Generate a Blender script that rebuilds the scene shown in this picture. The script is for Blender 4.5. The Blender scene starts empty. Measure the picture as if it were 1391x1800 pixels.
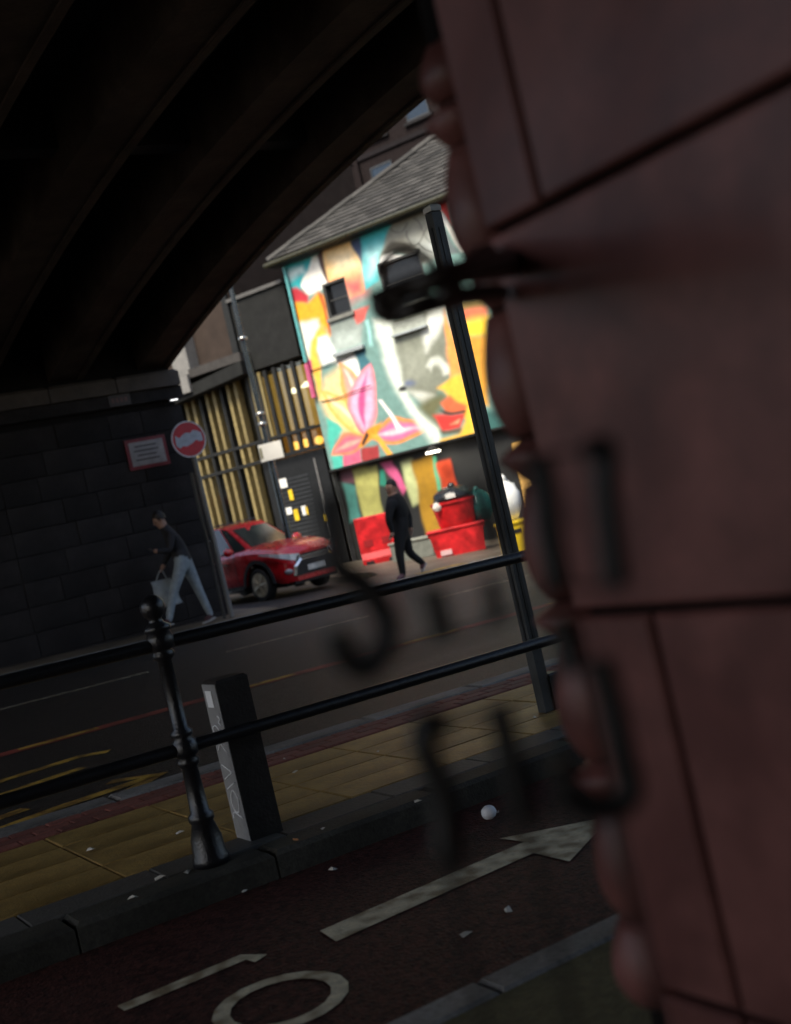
import bpy, math, random
import numpy as np
from mathutils import Vector, Matrix
random.seed(7)
R = math.radians
SC = bpy.context.scene
COL = SC.collection

# ------------------------------------------------------------------ camera
# world axes: X runs along the main street (downhill), Y across it, Z up
EYE = Vector((0, 0, 1.431))
YAW, ROLL, PITCH, FPX = R(32.68), R(12.98), math.atan(26.13 / 2100), 2100.0
_fw = Vector((math.sin(YAW) * math.cos(PITCH), math.cos(YAW) * math.cos(PITCH), -math.sin(PITCH)))
_r0 = Vector((math.cos(YAW), -math.sin(YAW), 0))
_u0 = _r0.cross(_fw)
_ri = _r0 * math.cos(ROLL) - _u0 * math.sin(ROLL)
_up = _r0 * math.sin(ROLL) + _u0 * math.cos(ROLL)
cam_d = bpy.data.cameras.new('camera')
cam = bpy.data.objects.new('camera', cam_d)
COL.objects.link(cam)
m = Matrix((_ri, _up, -_fw)).transposed().to_4x4()
m.translation = EYE
cam.matrix_world = m
cam_d.sensor_fit = 'VERTICAL'
cam_d.sensor_height = 24
cam_d.lens = 28
cam_d.clip_start = 0.05
cam_d.clip_end = 500
cam_d.dof.use_dof = True
cam_d.dof.focus_distance = 6.6
cam_d.dof.aperture_fstop = 1.35
SC.camera = cam

# ------------------------------------------------------------------ sky, sun, exposure
SUN_EL, SUN_AZ = R(53), R(246)          # compass-like: from -X, a little -Y
w = bpy.data.worlds.new('World')
SC.world = w
w.use_nodes = True
nt = w.node_tree
bg = nt.nodes['Background']
sky = nt.nodes.new('ShaderNodeTexSky')
sky.sky_type = 'NISHITA'
sky.sun_disc = False
sky.sun_elevation = SUN_EL
sky.sun_rotation = SUN_AZ
sky.air_density = 1.0
sky.dust_density = 4.0
sky.ozone_density = 1.0
nt.links.new(sky.outputs[0], bg.inputs[0])
bg.inputs[1].default_value = 0.14
sun_d = bpy.data.lights.new('sun', 'SUN')
sun_d.energy = 3.4
sun_d.angle = R(20)
sun_d.color = (1.0, 0.94, 0.8)
sun = bpy.data.objects.new('sun', sun_d)
COL.objects.link(sun)
_sd = Vector((math.sin(SUN_AZ) * math.cos(SUN_EL), math.cos(SUN_AZ) * math.cos(SUN_EL), math.sin(SUN_EL)))
sun.rotation_euler = _sd.to_track_quat('Z', 'Y').to_euler()
sun.location = (-20, -15, 30)
SC.view_settings.view_transform = 'Standard'
SC.view_settings.look = 'None'
SC.view_settings.exposure = 0.85
SC.view_settings.gamma = 1
SC.view_settings.use_curve_mapping = False
SC.render.engine = 'CYCLES'
SC.cycles.use_denoising = True
SC.cycles.max_bounces = 8
SC.cycles.sample_clamp_indirect = 4

# ------------------------------------------------------------------ survey helpers
def gz(x, y):
    """height of the gently falling pavement level"""
    return -0.0305 * (x - 2.6) + 0.01516 * (y - 5)

def sight(px, py):
    dx, dy = px - 695.5, py - 900
    return (_fw * FPX + _ri * dx - _up * dy) / FPX

def on_plane(px, py, p0, n):
    r = sight(px, py)
    n = Vector(n)
    return EYE + r * ((Vector(p0) - EYE).dot(n) / r.dot(n))

def on_y(px, py, y): return on_plane(px, py, (0, y, 0), (0, 1, 0))
def on_x(px, py, x): return on_plane(px, py, (x, 0, 0), (1, 0, 0))

def on_ground(px, py, dz=0.0):
    r = sight(px, py)
    k = (dz + 2.6 * .0305 - 5 * .01516 - EYE.z) / (r.z + .0305 * r.x - .01516 * r.y)
    return EYE + r * k

# ------------------------------------------------------------------ materials
def srgb(c):
    return tuple(((v / 255) / 12.92 if v <= 10 else (((v / 255) + .055) / 1.055) ** 2.4) for v in c)

MATS = {}
def mat(name, col, rough=.7, metal=0., var=.25, scale=6., bump=0., bscale=60., coat=0., spec=.5, emit=None, estr=0., var2=None, vscale2=.7, detail=6):
    if name in MATS: return MATS[name]
    M = bpy.data.materials.new(name)
    M.use_nodes = True
    t = M.node_tree
    b = t.nodes['Principled BSDF']
    b.inputs['Roughness'].default_value = rough
    b.inputs['Metallic'].default_value = metal
    b.inputs['Specular IOR Level'].default_value = spec
    b.inputs['Coat Weight'].default_value = coat
    b.inputs['Coat Roughness'].default_value = .12
    tc = t.nodes.new('ShaderNodeTexCoord')
    n1 = t.nodes.new('ShaderNodeTexNoise')
    n1.inputs['Scale'].default_value = scale
    n1.inputs['Detail'].default_value = detail
    n1.inputs['Roughness'].default_value = .65
    t.links.new(tc.outputs['Object'], n1.inputs['Vector'])
    rp = t.nodes.new('ShaderNodeValToRGB')
    lo = tuple(max(0, v * (1 - var)) for v in col)
    hi = tuple(min(1, v * (1 + var)) for v in col)
    rp.color_ramp.elements[0].position = .3
    rp.color_ramp.elements[1].position = .7
    rp.color_ramp.elements[0].color = (*lo, 1)
    rp.color_ramp.elements[1].color = (*hi, 1)
    t.links.new(n1.outputs['Fac'], rp.inputs['Fac'])
    out = rp.outputs['Color']
    if var2:
        n3 = t.nodes.new('ShaderNodeTexNoise')
        n3.inputs['Scale'].default_value = vscale2
        n3.inputs['Detail'].default_value = 4
        t.links.new(tc.outputs['Object'], n3.inputs['Vector'])
        r3 = t.nodes.new('ShaderNodeValToRGB')
        r3.color_ramp.elements[0].position = .42
        r3.color_ramp.elements[1].position = .62
        r3.color_ramp.elements[0].color = (1, 1, 1, 1)
        r3.color_ramp.elements[1].color = (*var2, 1)
        t.links.new(n3.outputs['Fac'], r3.inputs['Fac'])
        mx = t.nodes.new('ShaderNodeMixRGB')
        mx.blend_type = 'MULTIPLY'
        mx.inputs[0].default_value = 1
        t.links.new(out, mx.inputs[1])
        t.links.new(r3.outputs['Color'], mx.inputs[2])
        out = mx.outputs[0]
    t.links.new(out, b.inputs['Base Color'])
    rr = t.nodes.new('ShaderNodeMapRange')
    rr.inputs['To Min'].default_value = max(.02, rough - .12)
    rr.inputs['To Max'].default_value = min(1, rough + .12)
    t.links.new(n1.outputs['Fac'], rr.inputs['Value'])
    t.links.new(rr.outputs[0], b.inputs['Roughness'])
    if bump:
        n2 = t.nodes.new('ShaderNodeTexNoise')
        n2.inputs['Scale'].default_value = bscale
        n2.inputs['Detail'].default_value = 4
        t.links.new(tc.outputs['Object'], n2.inputs['Vector'])
        bp = t.nodes.new('ShaderNodeBump')
        bp.inputs['Strength'].default_value = bump
        bp.inputs['Distance'].default_value = .02
        t.links.new(n2.outputs['Fac'], bp.inputs['Height'])
        t.links.new(bp.outputs[0], b.inputs['Normal'])
    if emit:
        b.inputs['Emission Color'].default_value = (*emit, 1)
        b.inputs['Emission Strength'].default_value = estr
    MATS[name] = M
    return M

def rand_tint(M, amt=.18):
    """small brightness difference from piece to piece"""
    t = M.node_tree
    b = t.nodes['Principled BSDF']
    src = b.inputs['Base Color'].links[0].from_socket
    oi = t.nodes.new('ShaderNodeObjectInfo')
    mr = t.nodes.new('ShaderNodeMapRange')
    mr.inputs['To Min'].default_value = 1 - amt
    mr.inputs['To Max'].default_value = 1 + amt
    t.links.new(oi.outputs['Random'], mr.inputs['Value'])
    hs = t.nodes.new('ShaderNodeHueSaturation')
    t.links.new(mr.outputs[0], hs.inputs['Value'])
    t.links.new(src, hs.inputs['Color'])
    t.links.new(hs.outputs[0], b.inputs['Base Color'])
    return M

def glass_mat(name, tint=(.8, .85, .85), refl=.12):
    if name in MATS: return MATS[name]
    M = bpy.data.materials.new(name)
    M.use_nodes = True
    t = M.node_tree
    t.nodes.remove(t.nodes['Principled BSDF'])
    o = t.nodes['Material Output']
    tr = t.nodes.new('ShaderNodeBsdfTransparent')
    tr.inputs[0].default_value = (*tint, 1)
    gl = t.nodes.new('ShaderNodeBsdfGlossy')
    gl.inputs['Roughness'].default_value = .04
    fr = t.nodes.new('ShaderNodeFresnel')
    fr.inputs[0].default_value = 1.5
    ad = t.nodes.new('ShaderNodeMath'); ad.operation = 'ADD'
    ad.inputs[1].default_value = refl
    t.links.new(fr.outputs[0], ad.inputs[0])
    mx = t.nodes.new('ShaderNodeMixShader')
    t.links.new(ad.outputs[0], mx.inputs[0])
    t.links.new(tr.outputs[0], mx.inputs[1])
    t.links.new(gl.outputs[0], mx.inputs[2])
    t.links.new(mx.outputs[0], o.inputs[0])
    MATS[name] = M
    return M

def attr_mat(name, attr='paint', rough=.65):
    M = bpy.data.materials.new(name)
    M.use_nodes = True
    t = M.node_tree
    b = t.nodes['Principled BSDF']
    b.inputs['Roughness'].default_value = rough
    a = t.nodes.new('ShaderNodeAttribute')
    a.attribute_name = attr
    tc = t.nodes.new('ShaderNodeTexCoord')
    n = t.nodes.new('ShaderNodeTexNoise')
    n.inputs['Scale'].default_value = 5
    n.inputs['Detail'].default_value = 8
    t.links.new(tc.outputs['Object'], n.inputs['Vector'])
    mr = t.nodes.new('ShaderNodeMapRange')
    mr.inputs['From Min'].default_value = .3
    mr.inputs['From Max'].default_value = .7
    mr.inputs['To Min'].default_value = .8
    mr.inputs['To Max'].default_value = 1.08
    t.links.new(n.outputs['Fac'], mr.inputs['Value'])
    hs = t.nodes.new('ShaderNodeHueSaturation')
    t.links.new(mr.outputs[0], hs.inputs['Value'])
    t.links.new(a.outputs['Color'], hs.inputs['Color'])
    t.links.new(hs.outputs[0], b.inputs['Base Color'])
    bp = t.nodes.new('ShaderNodeBump')
    n2 = t.nodes.new('ShaderNodeTexNoise')
    n2.inputs['Scale'].default_value = 25
    t.links.new(tc.outputs['Object'], n2.inputs['Vector'])
    bp.inputs['Strength'].default_value = .25
    bp.inputs['Distance'].default_value = .02
    t.links.new(n2.outputs['Fac'], bp.inputs['Height'])
    t.links.new(bp.outputs[0], b.inputs['Normal'])
    MATS[name] = M
    return M

ASPH = mat('asphalt', (.046, .038, .033), .5, spec=.25, var=.8, scale=70, bump=.9, bscale=70, var2=(.5, .47, .45), vscale2=24)
REDA = mat('red_asphalt', (.075, .027, .02), .6, spec=.22, var=.85, scale=60, bump=.9, bscale=70, var2=(.4, .36, .36), vscale2=26)
BUFF = rand_tint(mat('buff_slab', (.4, .26, .085), .45, spec=.35, var=.3, scale=14, bump=.3, bscale=80, var2=(.6, .58, .55), vscale2=1.6), .16)
BRICKP = rand_tint(mat('red_paver', (.19, .062, .045), .65, var=.3, scale=20, bump=.3), .25)
GRAN = rand_tint(mat('granite_kerb', (.21, .2, .185), .6, var=.35, scale=45, bump=.35, bscale=90, var2=(.6, .6, .58), vscale2=2), .14)
DKSLAB = rand_tint(mat('dark_slab', (.085, .08, .07), .6, var=.3, scale=20, bump=.3), .15)
SAND = mat('bedding_mortar', (.05, .045, .035), .9, var=.3, scale=30)
WPAINT = mat('worn_white_paint', (.64, .57, .4), .65, var=.35, scale=26, bump=.5, bscale=80, var2=(.4, .34, .28), vscale2=13)
YPAINT = mat('worn_yellow_paint', (.5, .3, .04), .65, var=.45, scale=30, bump=.4, bscale=110, var2=(.35, .3, .3), vscale2=6)
RPAINT = mat('worn_red_paint', (.28, .05, .03), .65, var=.3, scale=30, var2=(.5, .5, .5), vscale2=4)
STONE = rand_tint(mat('sooty_sandstone', (.03, .026, .0255), .85, spec=.25, var=.4, scale=5, bump=.5, bscale=25, var2=(.6, .6, .62), vscale2=1.2), .22)
IMPOST = mat('pale_impost_stone', (.09, .073, .062), .8, var=.3, scale=4, bump=.4, bscale=25)
RIBM = mat('sooty_rib_brown', (.05, .038, .031), .85, spec=.2, var=.4, scale=3, bump=.4, bscale=18, var2=(.6, .55, .55), vscale2=.8)
DECKM = mat('deck_soffit_black', (.018, .017, .018), .9)
TERRA = rand_tint(mat('glazed_terracotta', (.165, .064, .056), .48, var=.35, scale=5, coat=.06, spec=.3, var2=(.55, .5, .5), vscale2=4, bump=.08, bscale=9), .08)
TERJ = mat('terracotta_joint', (.006, .005, .005), .95, spec=.1)
IRON = mat('black_iron', (.012, .012, .014), .32, var=.3, scale=30, bump=.15, bscale=90, spec=.6)
IRONF = mat('black_letter_iron', (.008, .008, .009), .5)
POLEM = mat('dark_grey_steel', (.05, .052, .053), .45, var=.2, scale=20)
GALV = mat('weathered_grey_steel', (.16, .155, .15), .5, var=.2, scale=18)
SLATE = rand_tint(mat('grey_slate', (.042, .04, .037), .7, var=.35, scale=9, bump=.3, bscale=40, spec=.3), .45)
GUTTER = mat('olive_gutter', (.03, .029, .014), .3)
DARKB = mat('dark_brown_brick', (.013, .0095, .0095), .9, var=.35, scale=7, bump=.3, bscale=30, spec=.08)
DKGREY = mat('charcoal_render', (.014, .0145, .014), .85, var=.3, scale=4, spec=.15)
BROWNP = mat('brown_cladding', (.036, .026, .021), .8, spec=.15, var=.2, scale=3)
PALEC = mat('pale_concrete', (.15, .145, .135), .75, var=.2, scale=5)
DFRAME = mat('dark_frame', (.012, .0125, .012), .5, spec=.25)
FIN = rand_tint(mat('olive_gold_fin', (.19, .145, .055), .55, var=.25, scale=6), .25)
NAVYG = mat('night_blue_pane', (.02, .035, .055), .08, spec=.9)
CLEAR = glass_mat('clear_pane', (.72, .74, .7), .05)
CARGL = glass_mat('car_pane', (.22, .25, .24), .1)
PLASTIC_R = mat('red_plastic', (.56, .012, .016), .4, var=.35, scale=5, var2=(.6, .5, .5), vscale2=3)
BLACKP = mat('black_plastic', (.014, .014, .015), .4)
YELLOWP = mat('yellow_plastic', (.62, .42, .01), .45)
WHITEP = mat('white_sheet', (.72, .72, .68), .5, var=.1)

# ------------------------------------------------------------------ mesh helpers
class MB:
    def __init__(s): s.v, s.f = [], []
    def add(s, vs, fs):
        o = len(s.v)
        s.v += [tuple(p) for p in vs]
        s.f += [tuple(i + o for i in f) for f in fs]
        return s
    def box(s, x0, x1, y0, y1, z0, z1, tf=None):
        vs = [Vector(p) for p in ((x0,y0,z0),(x1,y0,z0),(x1,y1,z0),(x0,y1,z0),(x0,y0,z1),(x1,y0,z1),(x1,y1,z1),(x0,y1,z1))]
        if tf: vs = [tf(p) for p in vs]
        return s.add(vs, ((0,3,2,1),(4,5,6,7),(0,1,5,4),(1,2,6,5),(2,3,7,6),(3,0,4,7)))
    def cbox(s, x0, x1, y0, y1, z0, z1, b=.01):
        """box with a chamfered top"""
        vs = [(x0,y0,z0),(x1,y0,z0),(x1,y1,z0),(x0,y1,z0),(x0,y0,z1-b),(x1,y0,z1-b),(x1,y1,z1-b),(x0,y1,z1-b),
              (x0+b,y0+b,z1),(x1-b,y0+b,z1),(x1-b,y1-b,z1),(x0+b,y1-b,z1)]
        return s.add(vs, ((0,3,2,1),(0,1,5,4),(1,2,6,5),(2,3,7,6),(3,0,4,7),(4,5,9,8),(5,6,10,9),(6,7,11,10),(7,4,8,11),(8,9,10,11)))
    def prism(s, poly, a, b, plane='xz'):
        """polygon extruded between a and b along the axis normal to `plane`"""
        n = len(poly)
        P = {'xz': lambda p, q: (p[0], q, p[1]), 'xy': lambda p, q: (p[0], p[1], q), 'yz': lambda p, q: (q, p[0], p[1])}[plane]
        vs = [P(p, a) for p in poly] + [P(p, b) for p in poly]
        fs = [tuple(range(n))[::-1], tuple(range(n, 2 * n))] + [(i, (i + 1) % n, n + (i + 1) % n, n + i) for i in range(n)]
        return s.add(vs, fs)
    def tube(s, pts, rad, n=8, cap=True):
        pts = [Vector(p) for p in pts]
        if not hasattr(rad, '__len__'): rad = [rad] * len(pts)
        vs, fs = [], []
        ref = None
        for i, p in enumerate(pts):
            d = (pts[min(i + 1, len(pts) - 1)] - pts[max(i - 1, 0)]).normalized()
            if ref is None:
                ref = d.cross(Vector((0, 0, 1)))
                if ref.length < .1: ref = d.cross(Vector((1, 0, 0)))
            a = (ref - d * ref.dot(d)).normalized()
            ref = a
            b = d.cross(a)
            for k in range(n):
                t = 2 * math.pi * k / n
                vs.append(p + (a * math.cos(t) + b * math.sin(t)) * rad[i])
        for i in range(len(pts) - 1):
            for k in range(n):
                fs.append((i*n+k, i*n+(k+1)%n, (i+1)*n+(k+1)%n, (i+1)*n+k))
        if cap:
            fs.append(tuple(range(n))[::-1]); fs.append(tuple(range((len(pts)-1)*n, len(pts)*n)))
        return s.add(vs, fs)
    def lathe(s, prof, n=20, c=(0, 0, 0), axis='z'):
        vs, fs = [], []
        for (r, z) in prof:
            for k in range(n):
                t = 2 * math.pi * k / n
                if axis == 'z': vs.append((c[0] + r*math.cos(t), c[1] + r*math.sin(t), c[2] + z))
                else: vs.append((c[0] + r*math.cos(t), c[1] + z, c[2] + r*math.sin(t)))
        m_ = len(prof)
        for i in range(m_ - 1):
            for k in range(n):
                fs.append((i*n+k, i*n+(k+1)%n, (i+1)*n+(k+1)%n, (i+1)*n+k))
        fs.append(tuple(range(n))[::-1]); fs.append(tuple(range((m_-1)*n, m_*n)))
        return s.add(vs, fs)
    def blob(s, c, r, nu=14, nv=10, jit=0.):
        vs, fs = [], []
        for j in range(nv + 1):
            ph = math.pi * j / nv
            for i in range(nu):
                t = 2 * math.pi * i / nu
                k = 1 + random.uniform(-jit, jit)
                vs.append((c[0] + r[0]*k*math.sin(ph)*math.cos(t), c[1] + r[1]*k*math.sin(ph)*math.sin(t), c[2] + r[2]*k*math.cos(ph)))
        for j in range(nv):
            for i in range(nu):
                fs.append((j*nu+i, (j+1)*nu+i, (j+1)*nu+(i+1)%nu, j*nu+(i+1)%nu))
        return s.add(vs, fs)
    def mesh(s, name, m_, smooth=False):
        me = bpy.data.meshes.new(name)
        me.from_pydata(s.v, [], s.f)
        me.materials.append(m_)
        if smooth:
            me.polygons.foreach_set('use_smooth', [True] * len(me.polygons))
        me.update()
        return me
    def build(s, name, m_, parent=None, smooth=False, auto=None):
        me = s.mesh(name, m_, smooth)
        o = link(name, me, parent)
        if auto:
            me.polygons.foreach_set('use_smooth', [True] * len(me.polygons))
            md = o.modifiers.new('es', 'EDGE_SPLIT'); md.split_angle = R(auto)
        return o

def link(name, me, parent=None, loc=None):
    o = bpy.data.objects.new(name, me)
    COL.objects.link(o)
    o.parent = parent
    if loc: o.location = loc
    return o

def tag(o, label=None, cat=None, group=None, kind=None):
    if label: o['label'] = label
    if cat: o['category'] = cat
    if group: o['group'] = group
    if kind: o['kind'] = kind
    return o

def thing(name, label, cat, loc=(0, 0, 0), rotz=0., group=None):
    o = bpy.data.objects.new(name, None)
    o.empty_display_size = .2
    COL.objects.link(o)
    o.location = loc
    o.rotation_euler = (0, 0, rotz)
    return tag(o, label, cat, group)

def struct(name, mb, m_, smooth=False):
    return tag(mb.build(name, m_, None, smooth), kind='structure')

def sheet(x0, x1, y0, y1, dz):
    """a sheet following the slope of the street"""
    return MB().add([(x, y, gz(x, y) + dz) for x, y in ((x0,y0),(x1,y0),(x1,y1),(x0,y1))], ((0,1,2,3),))

def slab_mesh(name, lx, ly, h, m_, b=.006):
    """a paving piece centred at its origin, top following the slope"""
    mb = MB().cbox(-lx/2, lx/2, -ly/2, ly/2, -h, 0, b)
    mb.v = [(x, y, z - .0305 * x + .01516 * y) for x, y, z in mb.v]
    return mb.mesh(name, m_)

def spline(pts, n=6):
    """smooth curve through points"""
    pts = [Vector(p) for p in pts]
    out = []
    for i in range(len(pts) - 1):
        p0, p1, p2, p3 = pts[max(i-1, 0)], pts[i], pts[i+1], pts[min(i+2, len(pts)-1)]
        for k in range(n):
            t = k / n
            out.append(.5 * ((2*p1) + (p2-p0)*t + (2*p0-5*p1+4*p2-p3)*t*t + (3*p1-p0-3*p2+p3)*t**3))
    out.append(pts[-1])
    return out

# ================================================================== SETTING
ROAD = -.12
struct('ground', MB().add([(x, y, gz(x, y) - .17) for x, y in ((-90,-60),(110,-60),(110,110),(-90,110))], ((0,1,2,3),)), ASPH)
road = struct('road', sheet(-60, 60, 7.26, 60, ROAD), ASPH)
lane = struct('cycle_lane', sheet(-40, 60, 3.0, 4.97, ROAD), REDA)

def paint(parent, name, poly, m_, dz=ROAD + .004):
    """flat road paint: polygon of (x, y) on the carriageway"""
    return MB().add([(x, y, gz(x, y) + dz) for x, y in poly], (tuple(range(len(poly))),)).build(name, m_, parent)

# cycle lane paint: arrow and the tail of a bicycle symbol
paint(lane, 'arrow_marking', [(1.88,3.98),(1.90,4.14),(2.95,4.19),(2.93,4.34),(3.36,4.075),(2.87,3.80),(2.87,4.03)], WPAINT)
def ribbon(pts, wd):
    pts = [Vector((p[0], p[1], 0)) for p in pts]
    L, Rr = [], []
    for i, p in enumerate(pts):
        d = (pts[min(i+1, len(pts)-1)] - pts[max(i-1, 0)]).normalized()
        q = Vector((-d.y, d.x, 0)) * wd / 2
        L.append(p + q); Rr.append(p - q)
    return L, Rr
def paint_line(parent, name, pts, wd, m_, dz=ROAD + .004):
    L, Rr = ribbon(pts, wd)
    mb = MB()
    n = len(L)
    mb.add([(p.x, p.y, gz(p.x, p.y) + dz) for p in L + Rr], [(i, i+1, n+i+1, n+i) for i in range(n-1)])
    return mb.build(name, m_, parent)
paint_line(lane, 'bicycle_frame_marking', [(1.12,4.18),(1.60,4.19),(1.635,4.11)], .07, WPAINT)
paint_line(lane, 'bicycle_wheel_marking', [(1.5 + .2*math.cos(a), 3.69 + .2*math.sin(a)) for a in [R(d) for d in range(-180, 181, 20)]], .06, WPAINT)
paint_line(lane, 'bicycle_wheel_marking', [(.78 + .22*math.cos(a), 3.83 + .22*math.sin(a)) for a in [R(d) for d in range(-180, 181, 20)]], .06, WPAINT)
# carriageway paint
paint_line(road, 'red_route_line', [(x, 11.05) for x in range(-20, 50)], .24, RPAINT)
for x in np.arange(-10, 40, 2.1):
    paint_line(road, 'centre_dash', [(x, 11.06), (x + .75, 11.06)], .12, YPAINT, ROAD + .008)
for x in np.arange(-14, 45, 3.4):
    paint_line(road, 'lane_dash', [(x, 14.85), (x + 2.3, 14.85)], .055, WPAINT)
# worn yellow lettering by the kerb
for pts in ([(1.55,9.35),(2.1,9.65),(2.75,9.75),(2.95,9.6)], [(1.6,8.95),(2.6,9.2)], [(1.7,8.55),(2.4,8.75)],
            [(1.3,7.75),(2.0,7.95),(2.75,8.05)], [(2.35,7.7),(2.78,8.05),(2.5,8.3)], [(1.2,8.1),(1.9,8.25)]):
    paint_line(road, 'yellow_lettering', pts, .13, YPAINT)

# near pavement (camera side)
npave = struct('near_pavement', sheet(-40, 60, -8, 2.86, -.01), mat('olive_pavement', (.12, .1, .05), .7, spec=.2, var=.3, scale=25, bump=.4))
km = slab_mesh('kerb_stone', .905, .13, .16, GRAN, .012)
for i in range(-3, 9):
    x = .45 + i * .915
    link('kerb_stone', km, npave, (x, 2.925, gz(x, 2.925)))
# island pavement between cycle lane and road
isl = struct('pavement', sheet(-40, 60, 5.05, 7.2, -.03), SAND)
GRAN2 = rand_tint(mat('dark_granite_kerb', (.062, .058, .047), .65, spec=.2, var=.35, scale=45, bump=.35, bscale=90, var2=(.6, .6, .58), vscale2=2), .14)
km = slab_mesh('kerb_stone', .905, .2, .2, GRAN2, .02)
for i in range(-4, 12):
    x = 2.13 + (i + .5) * .915
    link('kerb_stone', km, isl, (x, 5.02, gz(x, 5.02)))
km2 = slab_mesh('kerb_stone', .905, .24, .2, GRAN, .02)
for i in range(-4, 18):
    x = 1.7 + i * .915
    link('kerb_stone', km2, isl, (x, 7.17, gz(x, 7.17)))
dm = slab_mesh('edge_slab', .597, .235, .05, DKSLAB)
for i in range(-6, 18):
    x = 2.0 + i * .605
    link('edge_slab', dm, isl, (x, 5.245, gz(x, 5.245) - .002 - random.random() * .003))
bm_ = slab_mesh('paving_slab', .597, .313, .05, BUFF)
for i in range(-6, 20):
    for j in range(4):
        x, y = 1.89 + i * .605, 5.528 + j * .321
        link('paving_slab', bm_, isl, (x, y, gz(x, y) - random.random() * .004))
pm = slab_mesh('paver_brick', .207, .105, .05, BRICKP)
for i in range(-8, 62):
    for j in range(3):
        x, y = .1 + i * .213 + (j % 2) * .106, 6.75 + j * .112
        link('paver_brick', pm, isl, (x, y, gz(x, y) - random.random() * .005))

# far pavements
farp = struct('far_pavement', MB().prism([(-40,18.66),(8.95,18.66),(9.3,18.95),(9.4,19.6),(9.4,21),(-40,21)], -1, 0, 'xy'), mat('brown_pavement', (.17, .12, .075), .6, var=.35, scale=18, bump=.4, var2=(.6, .6, .6), vscale2=1.5))
me = farp.data
for v in me.vertices: v.co.z = gz(v.co.x, v.co.y) + (.0 if v.co.z > -.5 else -.25)
fk = slab_mesh('kerb_stone', .905, .15, .2, GRAN, .02)
for i in range(0, 13):
    x = -2.6 + i * .915
    if x < 9.0: link('kerb_stone', fk, farp, (x, 18.58, gz(x, 18.58)))
cornp = struct('corner_pavement', MB().prism([(10.9,18.72),(60,18.72),(60,45),(13.1,45),(13.4,22.4),(12.9,21.3),(11.6,20.0)], -1, 0, 'xy'), mat('grey_brown_pavement', (.12, .1, .075), .55, var=.35, scale=18, bump=.4, var2=(.6, .55, .5), vscale2=1.2))
for v in cornp.data.vertices: v.co.z = gz(v.co.x, v.co.y) + (.0 if v.co.z > -.5 else -.25)
for i in range(0, 22):
    x = 11.3 + i * .915
    link('kerb_stone', fk, cornp, (x, 18.645, gz(x, 18.645)))
for px in (682, 770):
    p = on_ground(px, 1012 - (px - 682) * .16, -.0)
    paint(cornp, 'yellow_kerb_mark', [(p.x-.28, 18.6), (p.x+.28, 18.6), (p.x+.28, 18.95), (p.x-.28, 18.95)], YPAINT, .006)

# ================================================================== BRIDGE
YC, ZC, RAD = 8.679, -42.803, 48.805
def arch(y): return ZC + math.sqrt(RAD * RAD - (y - YC) ** 2)
bridge = thing('bridge', 'dark brown ribbed arch bridge spanning the street', 'bridge', (0, 0, 0))
YN, YF = -2.95, 20.31
ys = [YN + (YF - YN) * i / 40 for i in range(41)]
for k in range(11):
    x1 = 8.8 - k * 1.63
    x0 = x1 - .58
    prof = [(y, arch(y)) for y in ys] + [(y, 6.9) for y in (YF, YN)]
    mb = MB().prism(prof, x0, x1, 'yz')
    # moulded lower flange
    fl = [(y, arch(y) - .03) for y in ys] + [(y, arch(y) + .05) for y in ys[::-1]]
    o = mb.build('rib', RIBM, bridge)
    MB().prism(fl, x1 - .07, x1 + .03, 'yz').build('drip_edge', RIBM, o)
MB().box(-8.0, 8.78, -6, 24, 6.75, 7.5).build('deck', DECKM, bridge)
for k in range(10):   # cross beams between ribs
    x1 = 8.8 - k * 1.63 - .58
    for y in (3, 8, 13, 17.5):
        MB().box(x1 - 1.05, x1, y - .15, y + .15, 6.1, 6.74).build('cross_beam', DECKM, bridge)

# far abutment wall of coursed blocks
abut = thing('abutment_wall', 'soot dark coursed stone abutment wall carrying the arch ribs behind the walking pedestrian', 'wall', (0, 0, 0))
MB().box(-10, 8.78, 20.06, 26, -1, 6.74).build('core', mat('mortar_dark', (.018, .016, .016), .9, spec=.1), abut)
zc = -.35
row = 0
hts = [.5, .42, .42, .42, .42, .42, .42, .42, .42, .42, .42]
bl = {}
for h in hts:
    if zc + h > 4.26: break
    x = 8.86
    n = 0
    while x > -1.5:
        L = (.62, .95, 1.1, .8)[(row * 3 + n * 5) % 4]
        key = (L, h, row <= 1)
        if key not in bl:
            pr = .14 if row <= 1 else .06
            mb = MB().cbox(-L/2 + .003, L/2 - .003, -h/2 + .003, h/2 - .003, -.2, pr, .008)
            mb.v = [(a, -c, b) for a, b, c in mb.v]
            bl[key] = mb.mesh('stone_block', STONE)
        link('stone_block', bl[key], abut, (x - L/2, 20.06 + random.uniform(-.008, .008), zc + h/2))
        x -= L
        n += 1
    zc += h
    row += 1
for i in range(9):
    MB().cbox(8.88 - (i+1)*1.2 + .008, 8.88 - i*1.2 - .008, 19.82, 20.6, 4.27, 4.56, .05).build('impost_stone', IMPOST, abut)
MB().box(-1.5, 8.9, 19.9, 20.4, 4.05, 4.262).build('string_course', STONE, abut)
nab = thing('unseen_near_abutment', 'unseen abutment wall behind the terracotta pier, added to contain the light under the ribs', 'wall', (0, 0, 0))  # unseen wall at the near rib ends, added to contain the light
MB().box(-10, 8.7, -6, -2.96, -1, 6.74).build('core', STONE, nab)
MB().box(-10, 8.75, -3.05, -2.94, 4.2, 4.5).build('impost_stone', IMPOST, nab)

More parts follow.
